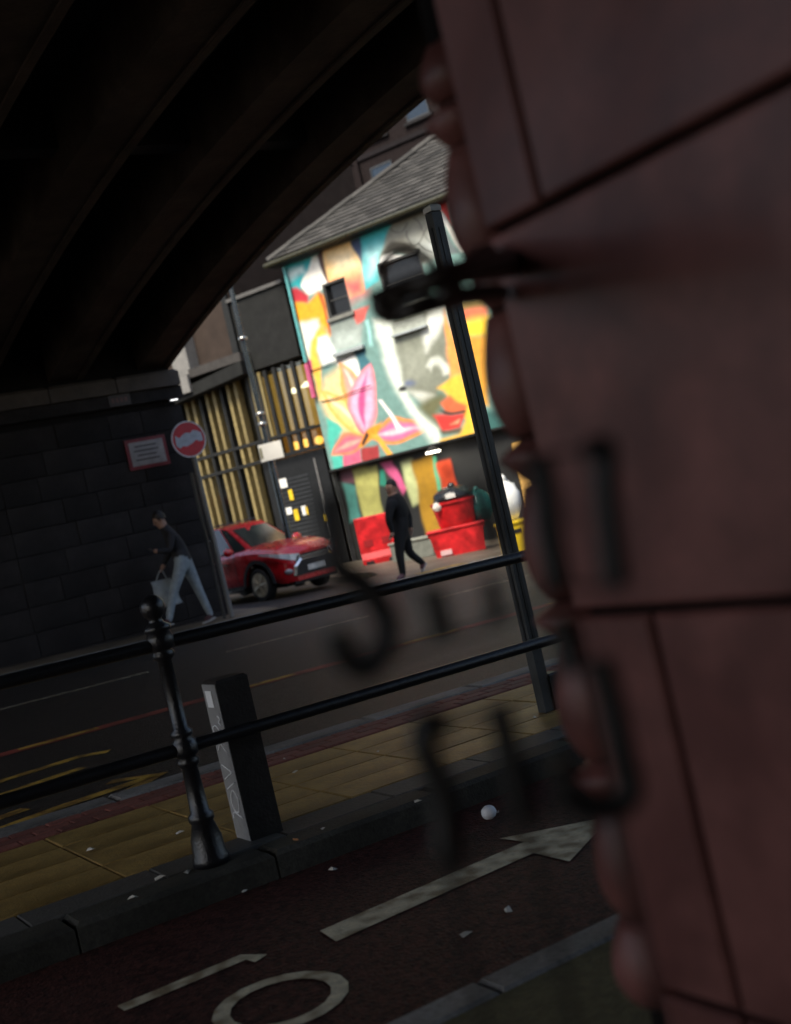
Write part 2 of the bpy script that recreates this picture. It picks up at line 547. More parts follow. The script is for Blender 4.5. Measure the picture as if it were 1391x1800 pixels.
# ================================================================== MURAL BUILDING
FROT = math.atan2(-.92069, .39029)
FP = Vector((16.8, 28.3, 0))
FU, FI = Vector((.39029, -.92069, 0)), Vector((.92069, .39029, 0))
def fac(px, py, off=0.):
    p = on_plane(px, py, FP + FI * off, FI) - FP
    return p.dot(FU), p.z
def c1(a, b): return fac(440 + .3738 * a, 180 + .3738 * b)
def c2(a, b): return fac(440 + .3738 * a, 560 + .3738 * b)

mural_b = thing('mural_house', 'narrow slate roofed house covered in a colourful flower and face mural', 'building', FP, FROT)

def c9(a, b): return fac(475 + .30338 * a, 350 + .30338 * b)
def patch(colour, soft, *pts): return (colour, soft, [c9(*p) for p in pts])
def stroke(colour, soft, wd, *pts):
    """a painted brush line of width wd along a path"""
    q = [Vector(p) for p in spline([(*c9(*p), 0) for p in pts], 4)]
    L, Rr = ribbon(q, wd)
    return (colour, soft, [(p.x, p.y) for p in L] + [(p.x, p.y) for p in Rr[::-1]])
def spot(colour, soft, a, b, ra, rb): return (colour, soft, [c9(a + ra*math.cos(R(d)), b + rb*math.sin(R(d))) for d in range(0, 360, 30)])
def petal(root, tip, wd, rim, inner, rib, bend):
    """one lily petal: coloured rim, inner blush and pale midrib"""
    dx, dy = tip[0] - root[0], tip[1] - root[1]
    ln = math.hypot(dx, dy)
    nx_, ny_ = -dy / ln, dx / ln
    def leaf(w_, t0, t1):
        L, Q = [], []
        for i in range(13):
            t = i / 12
            f = t0 + (t1 - t0) * t
            h = w_ * math.sin(math.pi * t ** .85) ** .9 if 0 < t < 1 else 0
            b = bend * math.sin(math.pi * f)
            x, y = root[0] + dx*f + nx_*b, root[1] + dy*f + ny_*b
            L.append(c9(x + nx_*h, y + ny_*h)); Q.append(c9(x - nx_*h, y - ny_*h))
        return L + Q[::-1][1:-1]
    return [(rim, .03, leaf(wd, 0, 1)), (inner, .07, leaf(wd*.72, .06, .93)), (rib, .05, leaf(wd*.2, .1, .85))]
PAINT = [  # colour, edge softness in metres, outline in wall metres
    patch((28, 168, 174), .05, (20,430), (60,395), (250,325), (240,420), (180,520), (60,545)),
    patch((222, 242, 238), .1, (90,430), (190,385), (205,425), (100,475)),
    patch((246, 242, 230), .04, (240,330), (268,325), (342,480), (280,530), (215,555), (180,500), (215,420)),
    patch((82, 52, 46), .03, (266,325), (302,295), (352,470), (335,490)),
    patch((255, 206, 130), .03, (302,295), (470,235), (530,380), (557,540), (460,580), (430,490), (345,490)),
    patch((255, 236, 196), .25, (350,340), (470,300), (510,390), (380,420)),
    patch((220, 100, 98), .22, (360,480), (530,430), (562,550), (470,590), (420,520)),
    patch((52, 68, 102), .03, (465,238), (526,208), (532,390)),
    patch((54, 182, 188), .04, (520,212), (705,125), (640,300), (625,480), (560,525), (535,380)),
    patch((206, 244, 242), .25, (560,320), (635,280), (620,400), (575,450)),
    patch((140, 138, 124), .05, (700,128), (930,25), (1005,320), (900,380), (850,300), (700,290), (638,340)),
    patch((172, 178, 172), .25, (820,240), (960,200), (990,320), (900,360)),
    stroke((84, 84, 78), .012, .03, (690,170), (720,190), (770,180), (800,130)),
    stroke((84, 84, 78), .012, .03, (795,180), (795,220), (835,275), (900,180), (940,130)),
    stroke((84, 84, 78), .012, .03, (830,110), (880,170), (920,240), (980,270)),
    stroke((84, 84, 78), .012, .03, (850,250), (900,300), (940,320)),
    stroke((70, 66, 56), .05, .26, (672,320), (700,285), (760,285), (830,310), (890,375)),
    patch((240, 238, 232), .03, (632,385), (650,325), (700,312), (775,325), (700,360)),
    patch((184, 34, 50), .06, (72,525), (150,505), (222,550), (216,602), (160,612), (92,602)),
    patch((252, 164, 18), .06, (95,605), (215,602), (280,535), (312,560), (348,760), (290,735), (270,705), (150,712), (115,680)),
    patch((178, 84, 22), .03, (278,530), (302,545), (358,790), (342,792)),
    patch((240, 236, 222), .08, (135,712), (275,705), (290,760), (250,830), (240,930), (200,900), (160,810)),
    patch((252, 190, 70), .06, (222,950), (235,830), (270,760), (300,730), (348,790), (292,802), (266,880), (300,960), (295,1120), (325,1160), (285,1160), (245,1010)),
    patch((255, 253, 250), .07, (280,800), (330,782), (378,870), (366,945), (312,955), (274,880)),
    patch((190, 58, 128), .03, (172,920), (232,930), (246,1005), (210,1038)),
    patch((136, 146, 138), .03, (335,702), (500,640), (535,700), (522,830), (372,884)),
    patch((188, 200, 192), .2, (370,800), (510,760), (515,830), (375,875)),
    patch((216, 94, 84), .04, (462,645), (578,622), (548,690), (500,728)),
    patch((158, 212, 206), .04, (548,700), (572,690), (602,850), (578,850)),
    patch((255, 253, 244), .05, (365,930), (475,880), (530,1000), (578,1132), (500,1160), (430,1000)),
    patch((56, 112, 124), .03, (480,870), (552,840), (548,900), (592,960), (576,1132), (540,1040)),
    # lily
    patch((250, 214, 150), .16, (285,1160), (330,1030), (420,950), (575,1130), (600,1290), (500,1400), (370,1330)),
    patch((74, 186, 166), .05, (325,1270), (400,1305), (430,1340), (370,1390), (360,1482), (430,1478), (428,1552), (366,1570), (335,1400)),
    patch((225, 98, 130), .03, (430,1480), (522,1450), (527,1532), (430,1554)),
    patch((160, 46, 48), .03, (530,1450), (622,1428), (634,1512), (530,1525)),
    *petal((555,1385), (290,1110), 62, (246,176,70), (252,206,130), (255,236,200), 20),
    *petal((555,1375), (395,930), 78, (246,168,84), (244,160,150), (255,240,220), 30),
    *petal((555,1375), (470,1090), 50, (232,96,118), (214,66,104), (246,180,90), 0),
    *petal((560,1370), (582,948), 88, (244,140,150), (247,178,206), (216,78,138), -38),
    *petal((560,1385), (352,1490), 62, (240,140,84), (230,100,126), (248,170,150), 20),
    *petal((580,1385), (918,1332), 78, (248,150,40), (238,108,160), (252,204,208), -20),
    patch((240, 152, 26), .035, (508,1434), (560,1338), (642,1286), (622,1372), (540,1444)),
    patch((64, 32, 20), .03, (528,1424), (560,1345), (582,1372), (548,1434)),
    patch((247, 172, 62), .025, (588,1368), (622,1368), (722,1490), (688,1502)),
    patch((255, 244, 238), .025, (628,1160), (652,1158), (778,1336), (744,1336)),
    # face
    patch((128, 132, 116), .06, (610,690), (720,690), (1005,580), (1032,800), (1042,1000), (960,1145), (880,1162), (800,1122), (760,1080), (700,1000), (650,850)),
    patch((154, 158, 142), .25, (760,900), (880,860), (900,1020), (800,1060)),
    patch((232, 240, 226), .11, (605,690), (705,705), (732,900), (762,1050), (830,1180), (980,1330), (1005,1530), (930,1400), (800,1230), (720,1100), (660,930), (625,800)),
    patch((228, 231, 219), .12, (925,640), (1003,598), (1003,700), (962,790), (900,890), (888,780)),
    stroke((214, 218, 204), .06, .2, (918,985), (938,948), (985,942), (1015,975), (1020,1015)),
    patch((228, 231, 219), .08, (820,1120), (960,1142), (905,1190)),
    spot((14, 14, 18), .04, 770, 1102, 30, 18),
    spot((96, 108, 138), .08, 812, 1070, 28, 18),
    patch((104, 104, 70), .14, (880,1165), (1000,1120), (1042,1150), (965,1250), (1000,1350), (930,1285), (860,1205)),
    patch((246, 160, 78), .06, (1000,630), (1062,780), (1115,1010), (1040,1042), (1022,860)),
    patch((250, 192, 60), .06, (972,1090), (1040,1040), (1115,1008), (1195,1300), (1175,1405), (988,1455), (980,1402), (1090,1372), (1132,1290), (1100,1220), (1010,1110)),
    patch((222, 104, 60), .05, (985,1190), (1050,1140), (1140,1205), (1125,1240), (1020,1232)),
    patch((214, 52, 44), .05, (940,1248), (1030,1240), (1130,1250), (1095,1335), (1005,1345)),
    patch((250, 176, 130), .05, (1050,1302), (1095,1282), (1085,1305)),
    patch((46, 36, 26), .03, (978,1224), (1134,1230), (1130,1246), (1010,1242)),
    patch((84, 62, 30), .05, (990,1345), (1105,1338), (1095,1360), (1010,1365)),
    # right of the post
    patch((216, 52, 48), .04, (935,12), (1015,0), (1065,155)),
    patch((94, 104, 104), .04, (930,50), (1095,310), (1010,335)),
    patch((228, 224, 214), .03, (925,25), (968,38), (1148,300), (1102,302)),
    patch((150, 128, 70), .08, (1085,590), (1260,560), (1260,640), (1100,660)),
    patch((226, 110, 74), .08, (1095,650), (1258,620), (1258,690), (1110,710)),
    patch((252, 208, 48), .1, (1105,705), (1270,672), (1275,792), (1130,805)),
    patch((222, 156, 48), .08, (1130,800), (1275,790), (1262,1190), (1230,1190)),
    patch((44, 94, 90), .1, (1235,1230), (1390,1190), (1390,1500), (1290,1570)),
]
GPAINT = [
    ((92, 50, 62), .04, [c2(*p) for p in ((395,715),(460,700),(475,770),(420,790))]),
    ((58, 120, 112), .05, [c2(*p) for p in ((415,780),(480,790),(500,940),(450,970))]),
    ((168, 166, 92), .05, [c2(*p) for p in ((462,715),(575,690),(608,940),(520,960))]),
    ((40, 44, 38), .03, [c2(*p) for p in ((578,690),(640,680),(700,1000),(610,960))]),
    ((30, 132, 108), .03, [c2(*p) for p in ((590,720),(615,715),(628,790),(595,790))]),
    ((210, 88, 138), .04, [c2(*p) for p in ((595,680),(640,668),(725,810),(700,830))]),
    ((188, 196, 140), .06, [c2(*p) for p in ((685,680),(745,662),(790,860),(745,880))]),
    ((164, 122, 12), .05, [c2(*p) for p in ((740,670),(842,640),(905,1000),(810,1030))]),
    ((80, 176, 134), .03, [c2(*p) for p in ((838,655),(858,650),(890,830),(872,830))]),
    ((206, 66, 20), .04, [c2(*p) for p in ((858,690),(915,660),(960,800),(895,850))]),
    ((24, 34, 66), .03, [c2(*p) for p in ((862,830),(895,850),(935,1000),(905,1000))]),
]
def smask(poly, soft, Sx, Sz):
    d = np.full(Sx.shape, 1e9)
    ins = np.zeros(Sx.shape, bool)
    n = len(poly)
    for i in range(n):
        x0, z0 = poly[i]; x1, z1 = poly[(i+1) % n]
        ex, ez = x1 - x0, z1 - z0
        t = np.clip(((Sx-x0)*ex + (Sz-z0)*ez) / (ex*ex + ez*ez + 1e-12), 0, 1)
        d = np.minimum(d, np.hypot(Sx - x0 - t*ex, Sz - z0 - t*ez))
        cond = ((z0 > Sz) != (z1 > Sz))
        xi = x0 + (Sz - z0) * ex / (ez if abs(ez) > 1e-9 else 1e-9)
        ins ^= cond & (Sx < xi)
    sd = np.where(ins, d, -d)
    a = np.clip(.5 + sd / (2 * soft), 0, 1)
    return a * a * (3 - 2 * a)
def painted_wall(name, s0, s1, z0, z1, step, base, shapes, holes, parent, yoff):
    ns, nz = int((s1-s0)/step), int((z1-z0)/step)
    gs, gzv = np.linspace(s0, s1, ns + 1), np.linspace(z0, z1, nz + 1)
    Sx, Sz = np.meshgrid(gs, gzv)
    colr = np.empty(Sx.shape + (3,)); colr[:] = srgb(base)
    wob = .03 * np.sin(Sx * 7.3 + 1.3 * np.sin(Sz * 5)) ; wob2 = .03 * np.sin(Sz * 6.1 + 1.7 * np.sin(Sx * 4))
    for c, soft, poly in shapes:
        a = smask(poly, soft * 1.3 if soft > .02 else soft, Sx + wob, Sz + wob2)[..., None]
        colr = colr * (1 - a) + np.array(srgb(c)) * a
    verts = np.stack([Sx, np.full(Sx.shape, yoff), Sz], -1).reshape(-1, 3)
    faces = []
    cs, cz = (gs[:-1] + gs[1:]) / 2, (gzv[:-1] + gzv[1:]) / 2
    for j in range(nz):
        for i in range(ns):
            if any(h[0] < cs[i] < h[1] and h[2] < cz[j] < h[3] for h in holes): continue
            a = j * (ns + 1) + i
            faces.append((a, a + 1, a + ns + 2, a + ns + 1))
    me = bpy.data.meshes.new(name)
    me.from_pydata(verts.tolist(), [], faces)
    at = me.color_attributes.new('paint', 'FLOAT_COLOR', 'POINT')
    at.data.foreach_set('color', np.concatenate([colr.reshape(-1, 3) * .88, np.ones((colr.size // 3, 1))], 1).ravel())
    me.materials.append(MATS['mural_paint'])
    return link(name, me, parent)
attr_mat('mural_paint')
# window openings (s0, s1, z0, z1) on the painted wall
WIN = []
for q, wd, hg in ((c9(388, 572), .78, .95), (c9(770, 470), 1.35, 1.25)):
    WIN.append((q[0] - wd/2, q[0] + wd/2, q[1] - hg/2, q[1] + hg/2))
painted_wall('wall', -.42, 9.6, 2.56, 8.5, .03, (112, 150, 142), PAINT, WIN, mural_b, 0)
MB().box(-.42, 9.6, .012, 9, -1.5, 8.45).build('wall', mat('house_side', (.12, .12, .11), .8), mural_b) if False else None
MB().box(-.415, 14, .32, 9, -1.5, 8.4).build('inner_wall', DKGREY, mural_b)
MB().box(-.42, -.41, 0, 9, -1.5, 8.5).build('side_wall', mat('house_side', (.1, .1, .095), .8), mural_b)
painted_wall('shopfront_wall', -.42, 9.6, -1.2, 2.5, .04, (13, 15, 14), GPAINT, [(5.15, 6.5, -1.3, 2.1)], mural_b, .2)
MB().box(-.44, 9.6, -.06, .22, 2.5, 2.56).build('fascia_ledge', DFRAME, mural_b)
# windows
def sash(s0, s1, z0, z1, parent, glass=NAVYG):
    wd = MB()
    wd.box(s0, s0+.06, .02, .2, z0, z1).box(s1-.06, s1, .02, .2, z0, z1).box(s0+.06, s1-.06, .02, .2, z0, z0+.06).box(s0+.06, s1-.06, .02, .2, z1-.06, z1)
    o = wd.build('window', mat('window_frame_grey', (.03, .03, .028), .6), parent)
    MB().box(s0+.06, s1-.06, .16, .17, z0+.06, z1-.06).build('pane', glass, o)
    MB().box(s0+.06, s1-.06, .13, .158, (z0+z1)/2-.018, (z0+z1)/2+.018).build('meeting_rail', MATS['window_frame_grey'], o)
    MB().cbox(s0-.06, s1+.06, -.07, .02, z0-.1, z0-.005, .02).build('sill', mat('painted_sill', (.14, .14, .12), .6), o)
for s0, s1, z0, z1 in WIN: sash(s0, s1, z0, z1, mural_b, mat('dark_pane', (.008, .008, .009), .12, spec=.35))
# boarded panel with sill at mid height, two
SL1, SL2 = c9(462, 880), c9(815, 765)
for a, b, c, d in ((SL1[0]-.5, SL1[0]+.52, SL1[1]-.05, SL1[1]+.05), (SL2[0]-.55, SL2[0]+.55, SL2[1]-.03, SL2[1]+.03)):
    MB().cbox(a, b, -.14, -.003, c, d, .02).build('sill', mat('pale_sill', (.25, .28, .28), .6), mural_b)
MB().box(SL2[0]-.5, SL2[0]+.5, -.02, -.003, SL2[1]+.04, SL2[1]+.36).build('vent_board', mat('board_grey', (.33, .35, .3), .7), mural_b)
# cables strung on the wall
for pts in ([c9(225,1000), c9(340,960), c9(420,925), c9(545,875)], [c9(300,1172), c9(400,1150), c9(500,1110), c9(590,1078)]):
    MB().tube([(q[0], -.03 - .01*i, q[1]) for i, q in enumerate(pts)], .014, 6).build('cable', BLACKP, mural_b)
MB().tube([(-.36, -.08, 4.6), (-.36, -.08, 5.55)], .07, 10).build('pink_pipe', mat('pink_paint', (.45, .08, .18), .5), mural_b)
MB().tube([(-.36, -.08, 5.6), (-.36, -.08, 8.3)], .05, 10).build('downpipe', mat('teal_paint', (.08, .3, .3), .5), mural_b)
# roller shutter slats
for i in range(17):
    z = -.55 + i * .155
    MB().cbox(5.17, 6.48, -.001, .155, 0, .15, .02).build('shutter_slat', mat('orange_shutter', (.62, .36, .1), .5, var=.15, scale=2), mural_b).location = (0, .2, z)
lamp = MB().lathe([(.04, .14), (.06, .12), (.2, .02), (.22, 0)], 16, (3.15, -.3, 2.36)).build('down_lamp', DFRAME, mural_b, True)
MB().lathe([(.19, -.03), (.19, .0)], 16, (3.15, -.3, 2.355)).build('lamp_glow', mat('lamp_glow', (1, .95, .8), emit=(1, .92, .75), estr=9), lamp)
# hip roof: near slope of slates, other slopes plain
EV = (-.7, -.3, 8.5)
AP = (7.1, 7.1, 13.55)
RB = (14.9, -.3, 8.5)
BL_, BR_ = (-.7, 14.5, 8.5), (14.9, 14.5, 8.5)
MB().add([EV, RB, AP, BL_, BR_], ((0, 1, 2), (1, 4, 2), (4, 3, 2), (3, 0, 2))).build('roof', mat('roof_felt', (.03, .03, .03), .9), mural_b)
sl = math.hypot(AP[1]-EV[1], AP[2]-EV[2])
cy, cz_ = (AP[1]-EV[1]) / sl, (AP[2]-EV[2]) / sl
EXP, SWD = .27, .42
smb = MB().add([(-SWD/2+.004, 0, .0), (SWD/2-.004, 0, .0), (SWD/2-.004, EXP*1.25, .0), (-SWD/2+.004, EXP*1.25, .0),
                (-SWD/2+.008, 0, .034), (SWD/2-.008, 0, .034), (SWD/2-.008, EXP*1.25, .006), (-SWD/2+.008, EXP*1.25, .006)],
               ((0,3,2,1),(4,5,6,7),(0,1,5,4),(1,2,6,5),(2,3,7,6),(3,0,4,7)))
slm = smb.mesh('slate', SLATE)
rs = random.Random(3)
for j in range(0, 26):
    v = .02 + j * EXP
    lo = EV[0] + (AP[0] - EV[0]) * (v / sl) + SWD * .5
    s = EV[0] + SWD * (.5 if j % 2 else 1.0)
    while s < 7.4:
        if s >= lo - SWD * .25:
            o = link('slate', slm, mural_b, (s + rs.uniform(-.01, .01), EV[1] + v*cy - .012*cz_, EV[2] + v*cz_ + .012*cy + .012))
            o.rotation_euler = (math.atan2(cz_, cy) - .06 + rs.uniform(-.03, .03), 0, rs.uniform(-.025, .025))
        s += SWD
for i in range(16):   # hip ridge tiles
    a, b = Vector(EV).lerp(Vector(AP), i/16), Vector(EV).lerp(Vector(AP), (i+1.06)/16)
    up = Vector((0, 0, .05 + .012 * (i % 2)))
    MB().tube([a + up, b + up], .1, 8).build('ridge_tile', SLATE, mural_b)
MB().tube([(-.78, -.38, 8.42), (12, -.38, 8.42)], .07, 10).build('gutter', GUTTER, mural_b)
MB().box(-.7, 12, -.3, .02, 8.34, 8.42).build('eaves_board', DFRAME, mural_b)

# ================================================================== GLAZED BUILDING
glz = thing('glazed_office', 'dark fronted office with olive gold vertical fins and lit rooms', 'building', FP, FROT)
MB().box(-9, -.6, 3.2, 9, -1.5, 5.75).build('back_wall', mat('room_wall', (.3, .22, .1), .8), glz)
lit = mat('lit_room', (.5, .32, .1), .8, emit=(1.0, .58, .13), estr=.3, var=.3, scale=1.5)
MB().box(-3.3, -.62, .8, .84, 3.95, 5.72).build('lit_room_wall', lit, glz)
MB().box(-3.3, -.62, .78, .8, 3.25, 3.93).build('counter_wall', mat('lit_counter', (.3, .14, .04), .8, emit=(1, .42, .06), estr=.16, scale=2), glz)
MB().box(-6.4, -2.9, 2.3, 2.34, .8, 5.7).build('olive_room_wall', mat('olive_room', (.25, .2, .08), .8, emit=(.8, .6, .2), estr=.055, var=.4, scale=1), glz)
MB().box(-9, -.6, .3, 3.2, 5.75, 5.85).build('ceiling', DKGREY, glz)
MB().box(-9, -.6, .3, 3.2, -.6, .55).build('plinth', DKGREY, glz)
# dark upper wall, and the taller cladded part
MB().box(-2.62, -.6, .02, 8, 5.86, 7.92).build('upper_wall', DKGREY, glz)
MB().box(-3.4, -2.8, .27, .84, .6, 5.72).build('partition', DKGREY, glz)
MB().box(-2.7, -.6, -.05, .3, 7.93, 8.03).build('parapet', mat('parapet_grey', (.07, .068, .065), .8), glz)
MB().box(-9, -2.66, .1, 8, 6.42, 14).build('cladding', BROWNP, glz)
MB().box(-2.9, -2.68, -.02, .09, 6.42, 14).build('corner_trim', DFRAME, glz)
MB().box(-5.0, -4.35, -.35, .09, 6.3, 9.5).build('pilaster', PALEC, glz)
MB().box(-4.35, -2.3, -.45, .09, 6.16, 6.41).build('beam', mat('grey_beam', (.04, .037, .035), .8, spec=.2), glz)
MB().add([(-6,-.5,5.8),(-2.3,-.5,6.15),(-2.3,.09,6.15),(-6,.09,5.8),(-6,-.5,5.5),(-2.3,-.5,5.78),(-2.3,.09,5.78),(-6,.09,5.5)],
         ((0,1,2,3),(4,7,6,5),(0,4,5,1),(1,5,6,2),(2,6,7,3),(3,7,4,0))).build('canopy', DKGREY, glz)
MB().box(-5.4, -4.3, -.6, -.51, 5.75, 6.25).build('canopy_end', PALEC, glz)
fm = MB().box(-.05, .05, -.03, .22, 0, 5.2).mesh('fin', FIN)
fmd = MB().box(-.05, .05, -.03, .22, 0, 5.2).mesh('fin', DFRAME)
s = -6.3
k = 0
while s < -2.85:
    link('fin', fm if k % 3 else fmd, glz, (s, 0, .56)); s += .29; k += 1
fm2 = MB().box(-.06, .06, -.03, .05, 0, 2.52).mesh('fin', DFRAME)
fm3 = MB().box(-.045, .045, -.03, .05, 0, 2.52).mesh('fin', FIN)
for i, s in enumerate(np.arange(-2.62, -.6, .345)):
    link('fin', fm2, glz, (float(s), 0, 3.24))
    if i in (0, 1): link('fin', fm3, glz, (float(s) + .13, 0, 3.24))
for z in (3.24, 3.8):
    MB().box(-6.4, -.6, -.06, -.032, z, z + .09).build('rail', DFRAME, glz)
    MB().box(-6.4, -.6, .23, .3, z, z + .09).build('transom', DFRAME, glz)
for a, b in ((-6.4, -4.7), (-4.68, -2.9), (-2.75, -.62)):
    for c, d in ((.56, 3.23), (3.34, 3.79), (3.9, 5.74)):
        if a == -2.75 and c == .56: continue
        MB().box(a, b, .25, .262, c, d).build('pane', CLEAR, glz)
MB().box(-2.86, -.6, .1, .3, -1, 3.22).build('shop_front', mat('black_shopfront', (.008, .0085, .009), .4, spec=.3), glz)
for z in np.arange(.3, 2.6, .12):
    MB().box(-2.55, -1.3, .085, .098, float(z), float(z) + .05).build('slat', mat('grey_slat', (.016, .018, .02), .5), glz)
MB().box(-.99, -.95, .08, .099, -.8, 3).build('door_edge', GALV, glz)
for s, z, h in ((-1.24, 4.99, .06), (-.74, 5.06, .05)):
    o = MB().lathe([(.03, .12), (.05, .1), (.19, 0), (.19, -.02)], 14, (s - .2, .5, z)).build('pendant_lamp', mat('lamp_shade_white', (.8, .75, .6), emit=(1, .9, .65), estr=2.5), glz, True)
for s, z in ((-1.62, 3.5), (-1.24, 3.5), (-.76, 3.48)):
    MB().blob((s - .2, .5, z), (.14, .1, .12)).build('globe_lamp', mat('globe_glow', (1, .6, .2), emit=(1, .5, .08), estr=2.2), glz, True)
# blinds and posters behind the left glass
for s in (-5.15, -4.86, -4.57):
    MB().box(s, s + .2, .30, .31, 3.4, 5.0 + (s + 5) * .5).build('blind', mat('pale_blind', (.42, .4, .33), .8), glz)
pst = mat('poster_print', (.42, .46, .5), .6, var=.75, scale=9, detail=2)
for s, z in ((-4.98, 2.42), (-4.62, 2.34)):
    o = MB().box(s, s + .24, .235, .242, z, z + .75).build('poster', pst, glz)
    MB().box(s + .002, s + .238, .229, .233, z + .002, z + .2).build('poster_band', mat('poster_red', (.4, .08, .07), .6), o)
for s, z, a, b, m_ in ((-2.36, 2.4, .26, .26, WHITEP), (-2.12, 2.0, .14, .3, YELLOWP), (-2.35, 1.62, .2, .2, WHITEP), (-2.1, 1.4, .16, .32, YELLOWP), (-1.78, 1.5, .16, .26, WHITEP), (-1.66, 1.5, .1, .22, YELLOWP), (-1.05, 1.2, .14, .2, YELLOWP)):
    MB().box(s, s + a, .06, .07, z, z + b).build('sticker', m_, glz)

# ================================================================== TALL BUILDING BEHIND
tall = thing('tall_brick_building', 'tall dark brick building with blue windows behind the slate roof', 'building', FP + FI * 16, FROT)
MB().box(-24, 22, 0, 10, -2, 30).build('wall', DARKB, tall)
wf = MB().box(-.55, .55, -.06, -.003, -1.0, -.9).box(-.55, -.5, -.06, -.003, -.9, 1).box(.5, .55, -.06, -.003, -.9, 1).box(-.5, .5, -.06, -.003, .93, 1).box(-.5, .5, -.05, -.003, .1, .16).mesh('window', mat('blue_grey_frame', (.015, .019, .024), .6))
wp = MB().box(-.5, .5, -.03, -.004, -.9, .93).mesh('pane', mat('blue_pane', (.008, .018, .032), .15, spec=.5))
ws = MB().box(-.7, .7, -.14, -.004, -1.12, -1.0).mesh('sill', mat('sill_stone', (.018, .017, .018), .9, spec=.1))
for i in range(-6, 7):
    for j in range(2, 8):
        o = link('window', wf, tall, (i * 2.25 + .4, 0, 1.6 + j * 3.1))
        link('pane', wp, o); link('sill', ws, o)
for j in range(2, 8):
    MB().box(-24, 22, -.09, -.003, -.05 + j * 3.1, .13 + j * 3.1).build('string_course', mat('string_dark', (.014, .012, .013), .9, spec=.08), tall)
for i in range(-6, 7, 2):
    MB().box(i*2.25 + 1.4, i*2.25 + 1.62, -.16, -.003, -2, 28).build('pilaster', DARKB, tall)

# ================================================================== STREET FURNITURE
GALVP = GALV
# guard railing along the kerb
RX, RY = 1.90, 5.09
prof = [(.085,0),(.085,.03),(.075,.05),(.07,.12),(.05,.19),(.058,.2),(.058,.225),(.043,.24),(.036,.44),(.05,.455),(.05,.475),(.04,.49),(.055,.5),(.058,.52),(.055,.56),(.04,.575),(.05,.59),(.05,.605),(.034,.62),(.032,.93),(.05,.945),(.05,.965),(.04,.975),(.06,.985),(.062,1.03),(.05,1.06),(.06,1.065),(.06,1.085),(.035,1.1),(.028,1.12),(.045,1.135),(.056,1.165),(.052,1.195),(.03,1.22),(.008,1.228)]
pmesh = MB().lathe(prof, 20).mesh('post', IRON, True)
rail = thing('guard_railing', 'black cast iron guard railing with ball topped posts along the cycle lane', 'railing', (RX, RY, gz(RX, RY)))
for x in (-2.6, 0, 2.6, 5.2):
    link('post', pmesh, rail, (x, 0, -.0305 * x))
for h in (.53, 1.005):
    for a, b in ((-5.2, -2.6), (-2.6, 0), (0, 2.6), (2.6, 5.2)):
        MB().tube([(a + .03, 0, h - .0305*a), (b - .03, 0, h - .0305*b)], .03, 14).build('rail', IRON, rail, auto=40)
# square bollard
bb = on_ground(511, 1480)
BX, BY = bb.x, 5.3
bol = thing('bollard', 'square dark bollard with a white sticker and scrawled graffiti behind the railing', 'bollard', (BX, BY, gz(BX, BY)))
hb = .082
MB().cbox(-hb, hb, -hb, hb, -.02, .765, .012).build('shaft', mat('bollard_brown', (.04, .034, .03), .6, spec=.25, var=.3, scale=14, bump=.2), bol)
MB().box(-hb-.006, -hb-.002, -hb+.004, hb-.004, 0, .75).build('side_plate', mat('lit_steel_plate', (.27, .265, .26), .5, var=.15, scale=25), bol)  # steel side facing the light, its brightness put into the colour
MB().box(-hb-.009, -hb-.0065, -.02, .05, .64, .72).build('sticker', mat('sticker_white', (.85, .85, .85), .5, var=.03), bol)
def scrawl(pts, r=.0035):
    return MB().tube(spline([(-hb-.0085, q[0], q[1]) for q in pts], 5), r, 5).build('graffiti', mat('graffiti_white', (.88, .88, .88), .5), bol)
scrawl([(-.03,.6),(-.05,.585),(-.03,.57),(-.05,.555)])
scrawl([(-.05,.42),(.04,.5),(.05,.54),(.01,.55),(-.02,.51),(.02,.46),(.05,.43)])
scrawl([(.05,.36),(-.04,.33),(.0,.31),(.05,.29)])
scrawl([(-.05,.28),(.05,.24)])
scrawl([(-.05,.2),(-.01,.24),(.03,.2),(.02,.14),(-.03,.14),(-.05,.2)])
scrawl([(-.05,.11),(.03,.13),(.05,.1)])
# square grey post
pp = on_ground(962, 1250)
sp = thing('square_post', 'slim dark grey square steel post with a small box at its foot', 'post', (pp.x, pp.y, gz(pp.x, pp.y)))
MB().cbox(-.036, .036, -.036, .036, 0, 3.1, .008).build('shaft', POLEM, sp)
MB().box(-.04, -.037, -.009, .009, .4, 3.0).build('slot', BLACKP, sp)
MB().box(-.009, .009, -.04, -.037, .4, 3.0).build('slot', BLACKP, sp)
MB().cbox(-.04, .04, -.04, .04, 3.1, 3.14, .01).build('cap', mat('cap_white', (.6, .6, .58), .5), sp)
MB().cbox(.037, .12, -.05, .05, .0, .22, .01).build('foot_box', BLACKP, sp)
# no entry sign
np_ = Vector((8.5, 19.12, gz(8.5, 19.12)))
ne = thing('no_entry_sign', 'round red no entry sign with a ragged white bar on a grey pole', 'sign', np_)
MB().tube([(0, 0, 0), (-.02, 0, 3.4)], .045, 12).build('pole', GALV, ne, auto=40)
MB().tube([(-.1, .08, 0), (-.1, .08, 2.6)], .028, 10).build('conduit', POLEM, ne, auto=40)
disc = [(-.37 + .3*math.cos(a), 3.24 + .3*math.sin(a)) for a in [2*math.pi*i/40 for i in range(40)]]
ctr = on_y(332, 772, 19.05) - np_
disc = lambda r: [(ctr.x + r*math.cos(2*math.pi*i/40), ctr.z + r*math.sin(2*math.pi*i/40)) for i in range(40)]
dpl = MB().prism(disc(.315), -.07, -.055, 'xz').build('plate', mat('sign_red', (.5, .012, .022), .45), ne)
ring = MB()
ro, ri2 = disc(.318), disc(.295)
n_ = len(ro)
